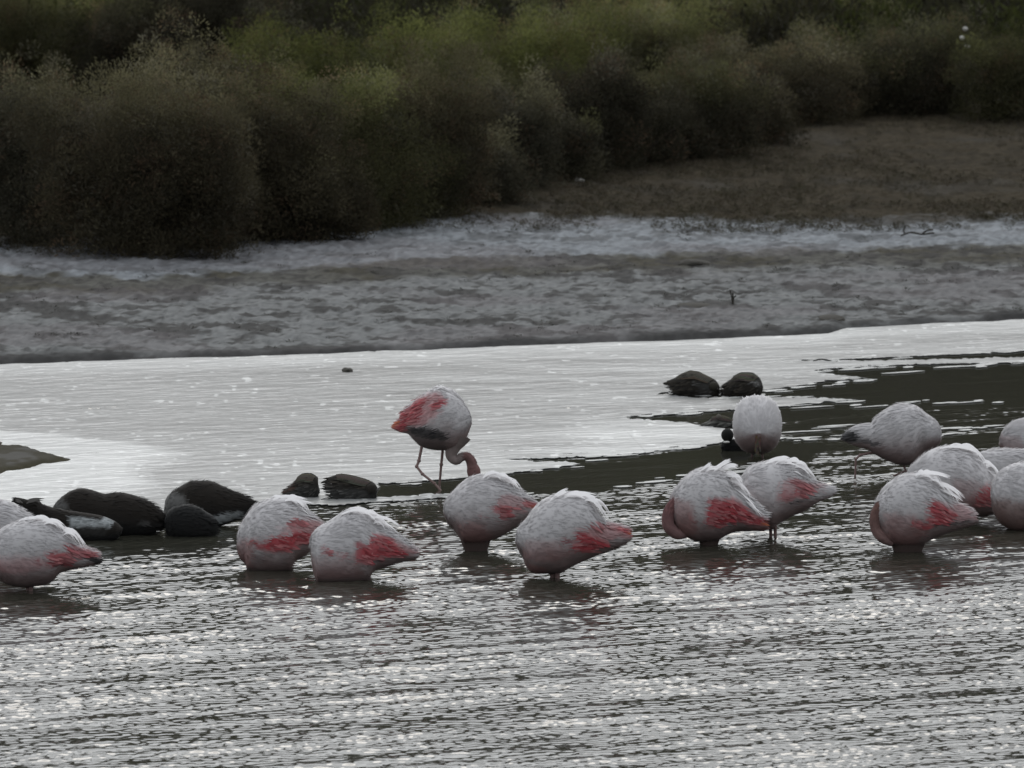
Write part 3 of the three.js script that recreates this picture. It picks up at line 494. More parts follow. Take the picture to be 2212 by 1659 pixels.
const FL = [
  { label: 'flamingo cut by the left edge, only its white rounded back showing behind another', at: [-60, 2285], seed: 1, tail: 'R', top: [[-280, 2130], [-240, 2060], [-160, 2008], [-80, 1990], [0, 1998], [60, 2018], [110, 2050], [140, 2085], [170, 2125], [195, 2165]], bottom: [[-280, 2130], [-250, 2200], [-180, 2255], [-60, 2272], [40, 2258], [120, 2215], [195, 2165]], legs: [[[-70, 2260], [-70, 2340]]], patches: [['rose', [[-300, 2090], [-20, 2100], [40, 2180], [-20, 2280], [-300, 2280]], 0.5]] },
  { label: 'resting flamingo at the left edge whose tail ends in a black tip', at: [115, 2362], seed: 2, tail: 'R', top: [[-44, 2200], [-25, 2150], [10, 2112], [60, 2087], [110, 2074], [160, 2074], [225, 2094], [273, 2134], [305, 2172], [366, 2205], [382, 2228]], bottom: [[-44, 2200], [-32, 2260], [0, 2318], [40, 2340], [100, 2348], [160, 2342], [207, 2324], [239, 2292], [331, 2262], [369, 2246], [382, 2228]], legs: [[[112, 2335], [116, 2420]], [[122, 2335, 0.02], [128, 2420, 0.02]]], legR: 0.013,
    plumes: [[80, 2076, 130, 2062, 185, 2076, 6], [150, 2076, 220, 2076, 285, 2152, 7], [170, 2086, 240, 2100, 285, 2165, 5]],
    patches: [['pink', [[-44, 2225], [60, 2215], [120, 2215], [200, 2230], [190, 2260], [60, 2285], [-30, 2270]], 0.42], ['red', [[188, 2200], [200, 2192], [215, 2200], [256, 2196], [250, 2165], [290, 2175], [330, 2192], [366, 2210], [340, 2222], [290, 2222], [250, 2248], [215, 2262], [192, 2250]], 0.85], ['deep', [[135, 2215], [150, 2210], [162, 2240], [150, 2250]], 0.7], ['deep', [[300, 2196], [340, 2200], [375, 2222], [340, 2226], [305, 2208]], 0.8], ['black', [[318, 2222], [335, 2214], [378, 2232], [372, 2248], [340, 2246]]], ['black', [[200, 2262], [255, 2240], [258, 2246], [215, 2268]], 0.8]] },
  { label: 'resting flamingo belly-deep beside the dark geese, broad red band along its side', at: [1075, 2275], seed: 3, tail: 'R', top: [[946, 2165], [952, 2125], [966, 2092], [987, 2056], [1016, 2020], [1055, 2002], [1094, 1992], [1137, 1987], [1173, 1994], [1205, 2018], [1235, 2048], [1258, 2076], [1280, 2104], [1288, 2118]], bottom: [[946, 2165], [949, 2200], [960, 2232], [982, 2258], [992, 2285], [1080, 2300], [1160, 2290], [1176, 2250], [1212, 2226], [1240, 2192], [1265, 2150], [1288, 2118]],
    plumes: [[1080, 1994, 1150, 1970, 1225, 1996, 7], [1120, 1996, 1180, 1992, 1252, 2010, 6], [1140, 2002, 1200, 2010, 1250, 2062, 6]],
    patches: [['rose', [[946, 2150], [1010, 2150], [1000, 2260], [946, 2230]], 0.55], ['pink', [[1145, 2090], [1150, 2072], [1195, 2056], [1255, 2075], [1270, 2110], [1240, 2160], [1150, 2150]], 0.8], ['red', [[975, 2150], [1030, 2162], [1065, 2150], [1110, 2130], [1150, 2128], [1200, 2120], [1250, 2125], [1240, 2152], [1180, 2178], [1115, 2193], [1040, 2186], [1010, 2170]]], ['red', [[1140, 2086], [1155, 2068], [1195, 2062], [1215, 2075], [1180, 2085]], 0.6], ['deep', [[1100, 2098], [1125, 2092], [1150, 2120], [1125, 2122]], 0.35]] },
  { label: 'resting flamingo belly-deep in front, two small red spots ahead of its red wing', at: [1370, 2317], seed: 4, tail: 'R', top: [[1235, 2190], [1239, 2158], [1248, 2135], [1268, 2112], [1311, 2088], [1350, 2062], [1381, 2042], [1420, 2034], [1460, 2052], [1502, 2086], [1556, 2111], [1600, 2148], [1621, 2174], [1646, 2200], [1652, 2212]], bottom: [[1235, 2190], [1243, 2215], [1248, 2262], [1257, 2300], [1270, 2335], [1370, 2340], [1470, 2330], [1487, 2294], [1502, 2281], [1546, 2266], [1589, 2246], [1634, 2230], [1652, 2212]],
    plumes: [[1390, 2042, 1460, 2030, 1530, 2065, 6], [1440, 2062, 1550, 2056, 1600, 2105, 6], [1370, 2044, 1430, 2020, 1470, 2045, 5]],
    patches: [['rose', [[1240, 2215], [1330, 2225], [1440, 2235], [1420, 2300], [1250, 2310]], 0.28], ['pink', [[1500, 2160], [1530, 2130], [1570, 2150], [1640, 2200], [1600, 2212], [1540, 2215]], 0.8], ['red', [[1425, 2164], [1448, 2160], [1482, 2168], [1482, 2124], [1506, 2126], [1535, 2138], [1560, 2170], [1600, 2205], [1612, 2212], [1540, 2216], [1512, 2230], [1476, 2240], [1430, 2236], [1412, 2220], [1430, 2200]]], ['red', [[1282, 2178], [1308, 2178], [1324, 2206], [1306, 2212], [1288, 2202]], 0.7], ['red', [[1340, 2196], [1380, 2198], [1390, 2222], [1350, 2222]], 0.45], ['deep', [[1408, 2150], [1430, 2152], [1450, 2165], [1430, 2172]], 0.5], ['black', [[1470, 2240], [1512, 2228], [1522, 2231], [1480, 2247]], 0.85], ['orange', [[1638, 2190], [1650, 2200], [1646, 2208], [1636, 2204]]]] },
  { label: 'resting flamingo standing clear of the water on stout legs, its back before the feeding one', at: [1907, 2204], seed: 5, tail: 'R', top: [[1772, 2045], [1776, 2012], [1790, 1990], [1809, 1968], [1836, 1940], [1868, 1915], [1905, 1899], [1958, 1896], [2012, 1912], [2058, 1940], [2092, 1974], [2116, 2002], [2136, 2022]], bottom: [[1772, 2045], [1780, 2070], [1793, 2096], [1816, 2118], [1832, 2142], [1852, 2166], [1900, 2174], [1962, 2160], [1999, 2146], [2038, 2123], [2084, 2088], [2118, 2060], [2136, 2022]], thigh: [1856, 2132, 1950, 2225, 'thigh'], legs: [[[1872, 2160], [1872, 2250]], [[1940, 2160], [1942, 2250]]],
    plumes: [[1940, 1898, 2010, 1890, 2070, 1922, 8], [1960, 1902, 2040, 1906, 2082, 1950, 7], [1990, 1916, 2060, 1930, 2098, 1976, 7]],
    patches: [['rose', [[1830, 2080], [1930, 2080], [1960, 2170], [1840, 2170]], 0.45], ['pink', [[1950, 2020], [1995, 1958], [2050, 1968], [2110, 2000], [2070, 2040], [2000, 2070]], 0.55], ['red', [[1962, 2008], [1992, 2006], [2026, 2020], [2060, 2010], [2062, 2024], [2030, 2042], [2018, 2066], [1995, 2068], [1985, 2035]], 0.8], ['red', [[2072, 1988], [2092, 1992], [2128, 2016], [2116, 2026], [2076, 2008]]], ['orange', [[2090, 2004], [2122, 2018], [2116, 2026], [2088, 2014]], 0.6], ['deep', [[1905, 2048], [1925, 2050], [1935, 2060], [1912, 2060]], 0.45]] },
  { label: 'white resting flamingo in the middle with a tuft sticking up from its back', at: [2225, 2311], seed: 6, tail: 'R', top: [[2060, 2165], [2064, 2135], [2074, 2106], [2104, 2074], [2128, 2040], [2151, 2015], [2189, 1990], [2226, 1976], [2268, 1970], [2326, 1978], [2360, 2000], [2385, 2036], [2417, 2078], [2478, 2104], [2496, 2120], [2505, 2138]], bottom: [[2060, 2165], [2076, 2205], [2092, 2232], [2103, 2262], [2120, 2284], [2150, 2294], [2242, 2290], [2268, 2275], [2319, 2250], [2372, 2226], [2438, 2197], [2488, 2162], [2505, 2138]], legs: [[[2210, 2280], [2212, 2370]], [[2228, 2280, 0.02], [2232, 2370, 0.02]]], legR: 0.016,
    plumes: [[2200, 1992, 2235, 1966, 2268, 1955, 9, 1.2], [2270, 1976, 2330, 1958, 2390, 1990, 7], [2290, 1984, 2350, 1990, 2396, 2036, 7], [2320, 1998, 2380, 2030, 2412, 2082, 6]],
    patches: [['rose', [[2100, 2150], [2220, 2150], [2280, 2210], [2180, 2240], [2090, 2220]], 0.4], ['rose', [[2095, 2245], [2180, 2265], [2180, 2300], [2100, 2290]], 0.5], ['pink', [[2300, 2120], [2350, 2085], [2420, 2082], [2480, 2110], [2498, 2140], [2430, 2150], [2330, 2170]], 0.75], ['red', [[2290, 2116], [2316, 2118], [2340, 2132], [2400, 2146], [2412, 2165], [2372, 2188], [2326, 2204], [2280, 2186], [2272, 2172], [2308, 2168], [2300, 2140]]], ['red', [[2340, 2086], [2400, 2080], [2412, 2088], [2370, 2096]], 0.6], ['red', [[2430, 2098], [2484, 2108], [2500, 2132], [2490, 2138], [2450, 2116]], 0.8], ['deep', [[2236, 2142], [2266, 2150], [2262, 2166], [2240, 2160]], 0.7], ['orange', [[2472, 2118], [2486, 2122], [2490, 2132], [2478, 2128]], 0.8]] },
  { label: 'flamingo with brightest red wing, ruffled back tufts and pink neck looped in front', at: [2838, 2177], seed: 7, tail: 'R', top: [[2672, 2020], [2678, 1990], [2703, 1947], [2731, 1914], [2772, 1882], [2817, 1868], [2855, 1868], [2900, 1882], [2930, 1926], [2974, 1962], [3012, 2008], [3044, 2054], [3054, 2090]], bottom: [[2672, 2020], [2690, 2085], [2718, 2128], [2750, 2150], [2800, 2166], [2870, 2160], [2900, 2142], [2940, 2126], [2990, 2120], [3038, 2117], [3054, 2090]], thigh: [2800, 2122, 2872, 2200, 'thigh'], legs: [[[2815, 2160], [2815, 2230]], [[2858, 2160], [2860, 2230]]],
    neck: { pts: [[2705, 1995, 0.05], [2685, 2020, 0.06], [2672, 2060, 0.06], [2676, 2100, 0.06], [2705, 2128, 0.05], [2745, 2132, 0.03]], r: [14, 21, 25, 25, 24, 18], colour: pinkNeck },
    plumes: [[2800, 1872, 2828, 1860, 2842, 1848, 6], [2850, 1876, 2890, 1850, 2915, 1838, 12, 1.2], [2880, 1872, 2920, 1850, 2955, 1866, 10], [2890, 1890, 2930, 1890, 2960, 1902, 9], [2900, 1910, 2940, 1920, 2965, 1930, 6], [2940, 1940, 3000, 1990, 3044, 2054, 12], [2960, 1972, 3000, 2010, 3040, 2052, 7]],
    patches: [['pink', [[2860, 1985], [2920, 1975], [2960, 2000], [2960, 2040], [2880, 2040]], 0.6], ['red', [[2820, 2000], [2848, 1976], [2870, 1990], [2925, 1984], [2965, 2018], [2990, 2038], [3036, 2066], [3050, 2086], [3010, 2084], [2965, 2082], [2925, 2068], [2886, 2084], [2848, 2098], [2818, 2088], [2828, 2050]]], ['deep', [[2835, 2060], [2890, 2050], [2880, 2084], [2840, 2094]], 0.5], ['deep', [[2746, 2040], [2756, 2044], [2776, 2074], [2762, 2080]], 0.55], ['rose', [[2680, 1985], [2760, 2000], [2785, 2120], [2710, 2150]], 0.55], ['orange', [[3000, 2078], [3046, 2082], [3050, 2092], [3010, 2090]], 0.8], ['rose', [[2975, 2092], [3052, 2096], [3040, 2124], [2980, 2120]], 0.6]] },
  { label: 'paler resting flamingo on thin legs, tail raised, right behind the brightest red one', at: [3092, 2150], seed: 8, tail: 'R', top: [[2930, 1965], [2941, 1936], [2970, 1900], [2989, 1871], [3025, 1852], [3074, 1842], [3117, 1836], [3158, 1842], [3200, 1864], [3235, 1900], [3257, 1922], [3286, 1938], [3312, 1952], [3322, 1962]], bottom: [[2930, 1965], [2945, 2025], [2985, 2080], [3030, 2108], [3060, 2116], [3085, 2118], [3107, 2098], [3141, 2078], [3172, 2061], [3213, 2042], [3257, 2012], [3298, 1984], [3322, 1962]], legs: [[[3082, 2100], [3084, 2220]], [[3100, 2100, 0.03], [3102, 2220, 0.03]]], legR: 0.010,
    plumes: [[3060, 1846, 3110, 1824, 3155, 1828, 7], [3090, 1846, 3160, 1832, 3215, 1868, 8], [3120, 1868, 3180, 1870, 3215, 1892, 6], [3170, 1872, 3230, 1900, 3258, 1926, 5]],
    patches: [['pink', [[3130, 1915], [3150, 1904], [3210, 1912], [3270, 1930], [3260, 1960], [3190, 1980], [3110, 2000], [3100, 1960]], 0.55], ['red', [[3142, 1908], [3184, 1904], [3220, 1920], [3250, 1936], [3214, 1970], [3182, 1982], [3172, 1970], [3178, 1940]], 0.7], ['red', [[3112, 1944], [3160, 1968], [3184, 1984], [3142, 2000], [3114, 1988]], 0.35], ['black', [[3152, 2006], [3198, 1982], [3186, 1998], [3160, 2012]], 0.9]] },
  { label: 'flamingo seen end-on as a grey-white egg with a dark seam, beside the black waterbird', at: [3029, 1828], seed: 9, tail: 'R', wide: 0.84, turn: Math.PI / 2, top: [[2905, 1720], [2912, 1680], [2930, 1640], [2960, 1606], [2995, 1588], [3030, 1584], [3075, 1592], [3120, 1620], [3160, 1665], [3180, 1700]], bottom: [[2905, 1720], [2912, 1755], [2935, 1785], [2975, 1806], [3029, 1814], [3090, 1800], [3140, 1760], [3180, 1700]], legs: [[[3010, 1790, 0.03], [3010, 1890, 0.03]], [[3040, 1790, -0.03], [3040, 1890, -0.03]]],
    plumes: [], extra: (t, S) => { const V = new Vanes(), r = rng(91); for (let k = 0; k < 70; k++) { const y = 0.045 + 0.15 * r(), z = (r() - 0.5) * (0.02 + 0.02 * (0.2 - y) * 5), x = -0.175 - 0.002 - 0.0 * r() + 0.012 * Math.pow((y - 0.13) / 0.1, 2), p = new THREE.Vector3(x, y, z); V.add([p, p.clone().add(new THREE.Vector3(-0.004, -0.014, (r() - 0.5) * 0.006)), p.clone().add(new THREE.Vector3(-0.002, -0.03, (r() - 0.5) * 0.01))], new THREE.Vector3(0, 0, 1), [0.003, 0.004, 0.001], new THREE.Vector3(-1, 0.1, 0).normalize(), C.seam.map((q) => q * (0.7 + 0.9 * r()))); } V.build('seam_feathers', t); } },
  { label: 'white flamingo facing right with its tail and black wing tip to the left', at: [3600, 1900], seed: 10, tail: 'L', top: [[3390, 1750], [3400, 1738], [3425, 1712], [3445, 1700], [3490, 1688], [3508, 1664], [3547, 1634], [3580, 1617], [3610, 1611], [3664, 1624], [3707, 1656], [3746, 1686], [3764, 1720], [3767, 1745]], bottom: [[3390, 1750], [3403, 1762], [3436, 1782], [3479, 1799], [3501, 1815], [3555, 1844], [3610, 1860], [3650, 1856], [3690, 1814], [3740, 1788], [3762, 1768], [3767, 1745]],
    legs: [[[3495, 1806, 0.02], [3440, 1816, 0.05], [3422, 1832, 0.06], [3418, 1930, 0.06]], [[3612, 1850], [3622, 1884], [3575, 1904], [3560, 1990]]],
    patches: [['black', [[3386, 1746], [3406, 1722], [3446, 1716], [3462, 1758], [3420, 1764]]], ['black', [[3452, 1752], [3482, 1750], [3534, 1764], [3512, 1778], [3468, 1766]], 0.75], ['grey', [[3690, 1690], [3712, 1720], [3700, 1790], [3676, 1790]], 0.4]] },
  { label: 'resting flamingo with brownish pink neck folded in front, before the crowd on the right', at: [3630, 2204], seed: 11, tail: 'R', top: [[3495, 2030], [3502, 2000], [3512, 1982], [3534, 1950], [3565, 1922], [3594, 1904], [3657, 1890], [3695, 1896], [3741, 1926], [3777, 1962], [3806, 1994], [3859, 2032], [3878, 2060], [3884, 2074]], bottom: [[3495, 2030], [3505, 2090], [3530, 2140], [3558, 2172], [3620, 2186], [3690, 2178], [3714, 2162], [3777, 2135], [3850, 2103], [3884, 2074]], thigh: [3572, 2130, 3690, 2225, 'thigh'], legs: [[[3590, 2160], [3590, 2250]], [[3670, 2160], [3672, 2250]]],
    neck: { pts: [[3540, 1995, 0.05], [3512, 2030, 0.05], [3500, 2070, 0.05], [3506, 2115, 0.05], [3530, 2145, 0.06], [3568, 2165, 0.04]], r: [14, 21, 23, 23, 22, 18], colour: brownNeck },
    plumes: [[3640, 1896, 3720, 1876, 3795, 1906, 12, 1.15], [3690, 1914, 3790, 1920, 3852, 1990, 12, 1.15], [3720, 1930, 3800, 1960, 3842, 2002, 8], [3770, 1976, 3820, 2010, 3862, 2034, 6]],
    patches: [['rose', [[3530, 2040], [3640, 2050], [3700, 2120], [3640, 2190], [3540, 2160]], 0.45], ['pink', [[3778, 1996], [3802, 2000], [3862, 2034], [3880, 2072], [3800, 2076]], 0.6], ['red', [[3704, 1996], [3720, 1988], [3745, 1990], [3775, 2012], [3800, 2036], [3790, 2066], [3764, 2080], [3718, 2090], [3672, 2104], [3642, 2092], [3652, 2072], [3694, 2082], [3710, 2058]]], ['deep', [[3632, 2034], [3640, 2038], [3664, 2080], [3650, 2078]], 0.6], ['black', [[3700, 2098], [3745, 2084], [3850, 2072], [3856, 2080], [3740, 2096]], 0.7]] },
  { label: 'resting flamingo just behind the brown-necked one, red low on its wing', at: [3850, 2088], seed: 12, tail: 'R', top: [[3620, 1930], [3632, 1880], [3660, 1845], [3700, 1812], [3745, 1790], [3800, 1780], [3856, 1788], [3905, 1818], [3947, 1864], [3986, 1906], [4034, 1944], [4058, 1974], [4068, 1990]], bottom: [[3620, 1930], [3632, 1990], [3670, 2040], [3740, 2072], [3820, 2082], [3901, 2070], [3956, 2060], [4001, 2042], [4040, 2012], [4068, 1990]], legs: [[[3840, 2060], [3842, 2160]], [[3870, 2060, 0.03], [3872, 2160, 0.03]]], legR: 0.011,
    plumes: [[3760, 1786, 3850, 1766, 3915, 1812, 9], [3780, 1806, 3880, 1806, 3930, 1850, 9], [3820, 1830, 3900, 1840, 3945, 1880, 6], [3950, 1872, 4010, 1920, 4062, 1985, 7]],
    patches: [['rose', [[3800, 1900], [3900, 1910], [3960, 1960], [3880, 2030], [3800, 1990]], 0.35], ['pink', [[3930, 1930], [3980, 1920], [4030, 1950], [4060, 1985], [3960, 1990]], 0.6], ['red', [[3905, 1966], [3940, 1936], [3992, 1950], [4036, 1968], [4044, 1986], [3960, 1990], [3895, 2012], [3872, 2002]], 0.85], ['black', [[4028, 1980], [4042, 1978], [4042, 1990], [4028, 1990]], 0.8]] },
  { label: 'white flamingo mostly hidden, squeezed between the red-winged one and the right edge', at: [4050, 1998], seed: 13, tail: 'R', top: [[3885, 1870], [3900, 1830], [3925, 1808], [3990, 1793], [4080, 1796], [4160, 1830], [4230, 1890]], bottom: [[3885, 1870], [3915, 1935], [4000, 1980], [4090, 1975], [4170, 1940], [4230, 1890]], legs: [[[4040, 1970], [4040, 2070]]] },
  { label: 'rearmost pale pink flamingo in the crowd at the right edge', at: [4130, 1880], seed: 14, tail: 'R', top: [[3995, 1775], [4005, 1735], [4030, 1700], [4060, 1682], [4110, 1672], [4170, 1684], [4240, 1730], [4300, 1790]], bottom: [[3995, 1775], [4030, 1832], [4090, 1862], [4170, 1852], [4250, 1822], [4300, 1790]], legs: [[[4110, 1850], [4110, 1960]]], patches: [['rose', [[3990, 1740], [4080, 1740], [4090, 1870], [3990, 1850]], 0.35]] },
  { label: 'flamingo cut by the right edge, nearest of the crowd, brownish pink below', at: [4080, 2115], seed: 15, tail: 'R', top: [[3962, 1985], [3970, 1925], [3990, 1893], [4025, 1868], [4096, 1846], [4170, 1858], [4240, 1920], [4290, 1990]], bottom: [[3962, 1985], [3972, 2045], [4005, 2095], [4070, 2125], [4150, 2105], [4230, 2045], [4290, 1990]], patches: [['neckbrown', [[3955, 1990], [4030, 1985], [4110, 2010], [4110, 2130], [3990, 2120]], 0.7]] },
];
for (const f of FL) bird('flamingo', { ...f, group: RESTING });
// the one that wades and feeds
bird('flamingo', {
  label: 'flamingo wading on long legs, neck bent down to feed, red tail leftward', at: [1755, 1950], seed: 16, tail: 'L', wide: 0.72,
  top: [[1596, 1708], [1612, 1686], [1626, 1660], [1638, 1632], [1671, 1594], [1711, 1564], [1759, 1545], [1801, 1556], [1837, 1582], [1864, 1620], [1884, 1664], [1888, 1690]], bottom: [[1596, 1708], [1608, 1716], [1622, 1728], [1644, 1738], [1659, 1760], [1690, 1787], [1729, 1797], [1775, 1800], [1815, 1796], [1845, 1776], [1868, 1745], [1888, 1690]],
  plumes: [[1700, 1570, 1745, 1545, 1770, 1540, 5, 0.7]],
  legs: [[[1690, 1770, 0.03], [1676, 1840, 0.04], [1667, 1862, 0.05], [1690, 1890, 0.08], [1738, 1925, 0.12], [1795, 1985, 0.18]], [[1773, 1780, -0.03], [1765, 1860, -0.03], [1757, 1950, -0.03], [1755, 2010, -0.03]]], legR: 0.0085,
  patches: [['pink', [[1640, 1650], [1690, 1580], [1760, 1560], [1790, 1590], [1770, 1640], [1720, 1680], [1660, 1705]], 0.75], ['red', [[1596, 1706], [1630, 1650], [1668, 1604], [1700, 1588], [1696, 1640], [1672, 1680], [1650, 1708], [1620, 1720]]], ['red', [[1668, 1600], [1720, 1580], [1728, 1590], [1690, 1612]], 0.8], ['red', [[1752, 1600], [1778, 1586], [1788, 1590], [1780, 1615], [1756, 1624]], 0.85], ['orange', [[1596, 1700], [1624, 1672], [1630, 1680], [1606, 1708]], 0.8], ['black', [[1636, 1716], [1690, 1694], [1740, 1698], [1800, 1730], [1790, 1748], [1690, 1738], [1650, 1730]]], ['duckgrey', [[1610, 1722], [1660, 1716], [1790, 1738], [1790, 1810], [1690, 1800]], 0.55]],  // the grey patch under the black band is painted underside shade
  neck: { pts: [[1835, 1735, 0.02], [1812, 1785, 0.02], [1806, 1822, 0.02], [1824, 1840, 0.02], [1848, 1826, 0.02], [1868, 1824, 0.02], [1884, 1842, 0.02], [1890, 1868, 0.02]], r: [52, 42, 30, 22, 18, 17, 19, 22], colour: (f) => f > 0.72 ? [0.20, 0.11, 0.105] : mixc([0.20, 0.165, 0.155], [0.33, 0.27, 0.26], f) },
  extra: (t, S) => {
    const P = (x, y, z) => new THREE.Vector3((x - S.cx) * S.m, (S.wy - y) * S.m, z), c0 = P(1895, 1884, 0.02);
    const h = new THREE.SphereGeometry(0.041, 24, 18).scale(0.95, 1.25, 0.75).rotateZ(0.18), hp = h.attributes.position; h.setAttribute('color', new THREE.Float32BufferAttribute(Array.from({ length: hp.count }, () => [0.19, 0.10, 0.096]).flat(), 3)); h.translate(c0.x, c0.y, c0.z);
    const head = mesh('head', h, plumeMat, t);
    for (const s of [-1, 1]) mesh('eye', new THREE.SphereGeometry(0.0045, 10, 8).translate(c0.x + 0.006, c0.y + 0.004, c0.z + s * 0.027), billMat, head);
    const bill = new THREE.CatmullRomCurve3([c0.clone().add(new THREE.Vector3(0.016, -0.024, 0)), c0.clone().add(new THREE.Vector3(0.024, -0.06, 0)), c0.clone().add(new THREE.Vector3(0.006, -0.092, 0)), c0.clone().add(new THREE.Vector3(-0.028, -0.108, 0))]), g = new THREE.TubeGeometry(bill, 16, 0.014, 12), bp = g.attributes.position;
    for (let i = 0; i <= 16; i++) { const o = bill.getPointAt(i / 16), k = 1 - 0.75 * Math.pow(i / 16, 2); for (let j = 0; j <= 12; j++) { const n = i * 13 + j; bp.setXYZ(n, o.x + (bp.getX(n) - o.x) * k, o.y + (bp.getY(n) - o.y) * k, o.z + (bp.getZ(n) - o.z) * k * 0.8); } } g.computeVertexNormals();
    mesh('bill', g, billMat, head);
  },
});
// dark waterfowl
const GEESE = 'dark geese dozing at the edge of the ice on the left', DUCKS = 'brown ducks dozing at the edge of the ice';
const dark = { top: C.brown, belly: C.soot }, brownDuck = { top: C.duck, belly: C.duckgrey };
const gooseFeathers = { n: 1400, scale: 0.85, lift: 0.13, vary: 0.35, edge: 1.0 }, duckFeathers = { n: 620, scale: 1.1, lift: 0.18, vary: 0.8, edge: 2.2 };
function fowlHead(x, y, r, col, bx, by, z = 0.05) {                     // a head tucked low, its bill along (bx, by)
  return (t, S) => {
    const p = new THREE.Vector3((x - S.cx) * S.m, (S.wy - y) * S.m, z), g = new THREE.SphereGeometry(r * S.m, 20, 14).scale(1.1, 1, 0.85); g.setAttribute('color', new THREE.Float32BufferAttribute(Array.from({ length: g.attributes.position.count }, () => col).flat(), 3)); g.translate(p.x, p.y, p.z);
    const h = mesh('head', g, plumeMat, t), b = new THREE.ConeGeometry(r * S.m * 0.36, r * S.m * 1.1, 12).scale(1, 1, 0.7); b.applyQuaternion(new THREE.Quaternion().setFromUnitVectors(new THREE.Vector3(0, 1, 0), new THREE.Vector3(bx, by, 0.25).normalize())).translate(p.x + bx * r * S.m * 1.1, p.y + by * r * S.m * 1.1, p.z + 0.01); mesh('bill', b, billMat, h);
  };
}
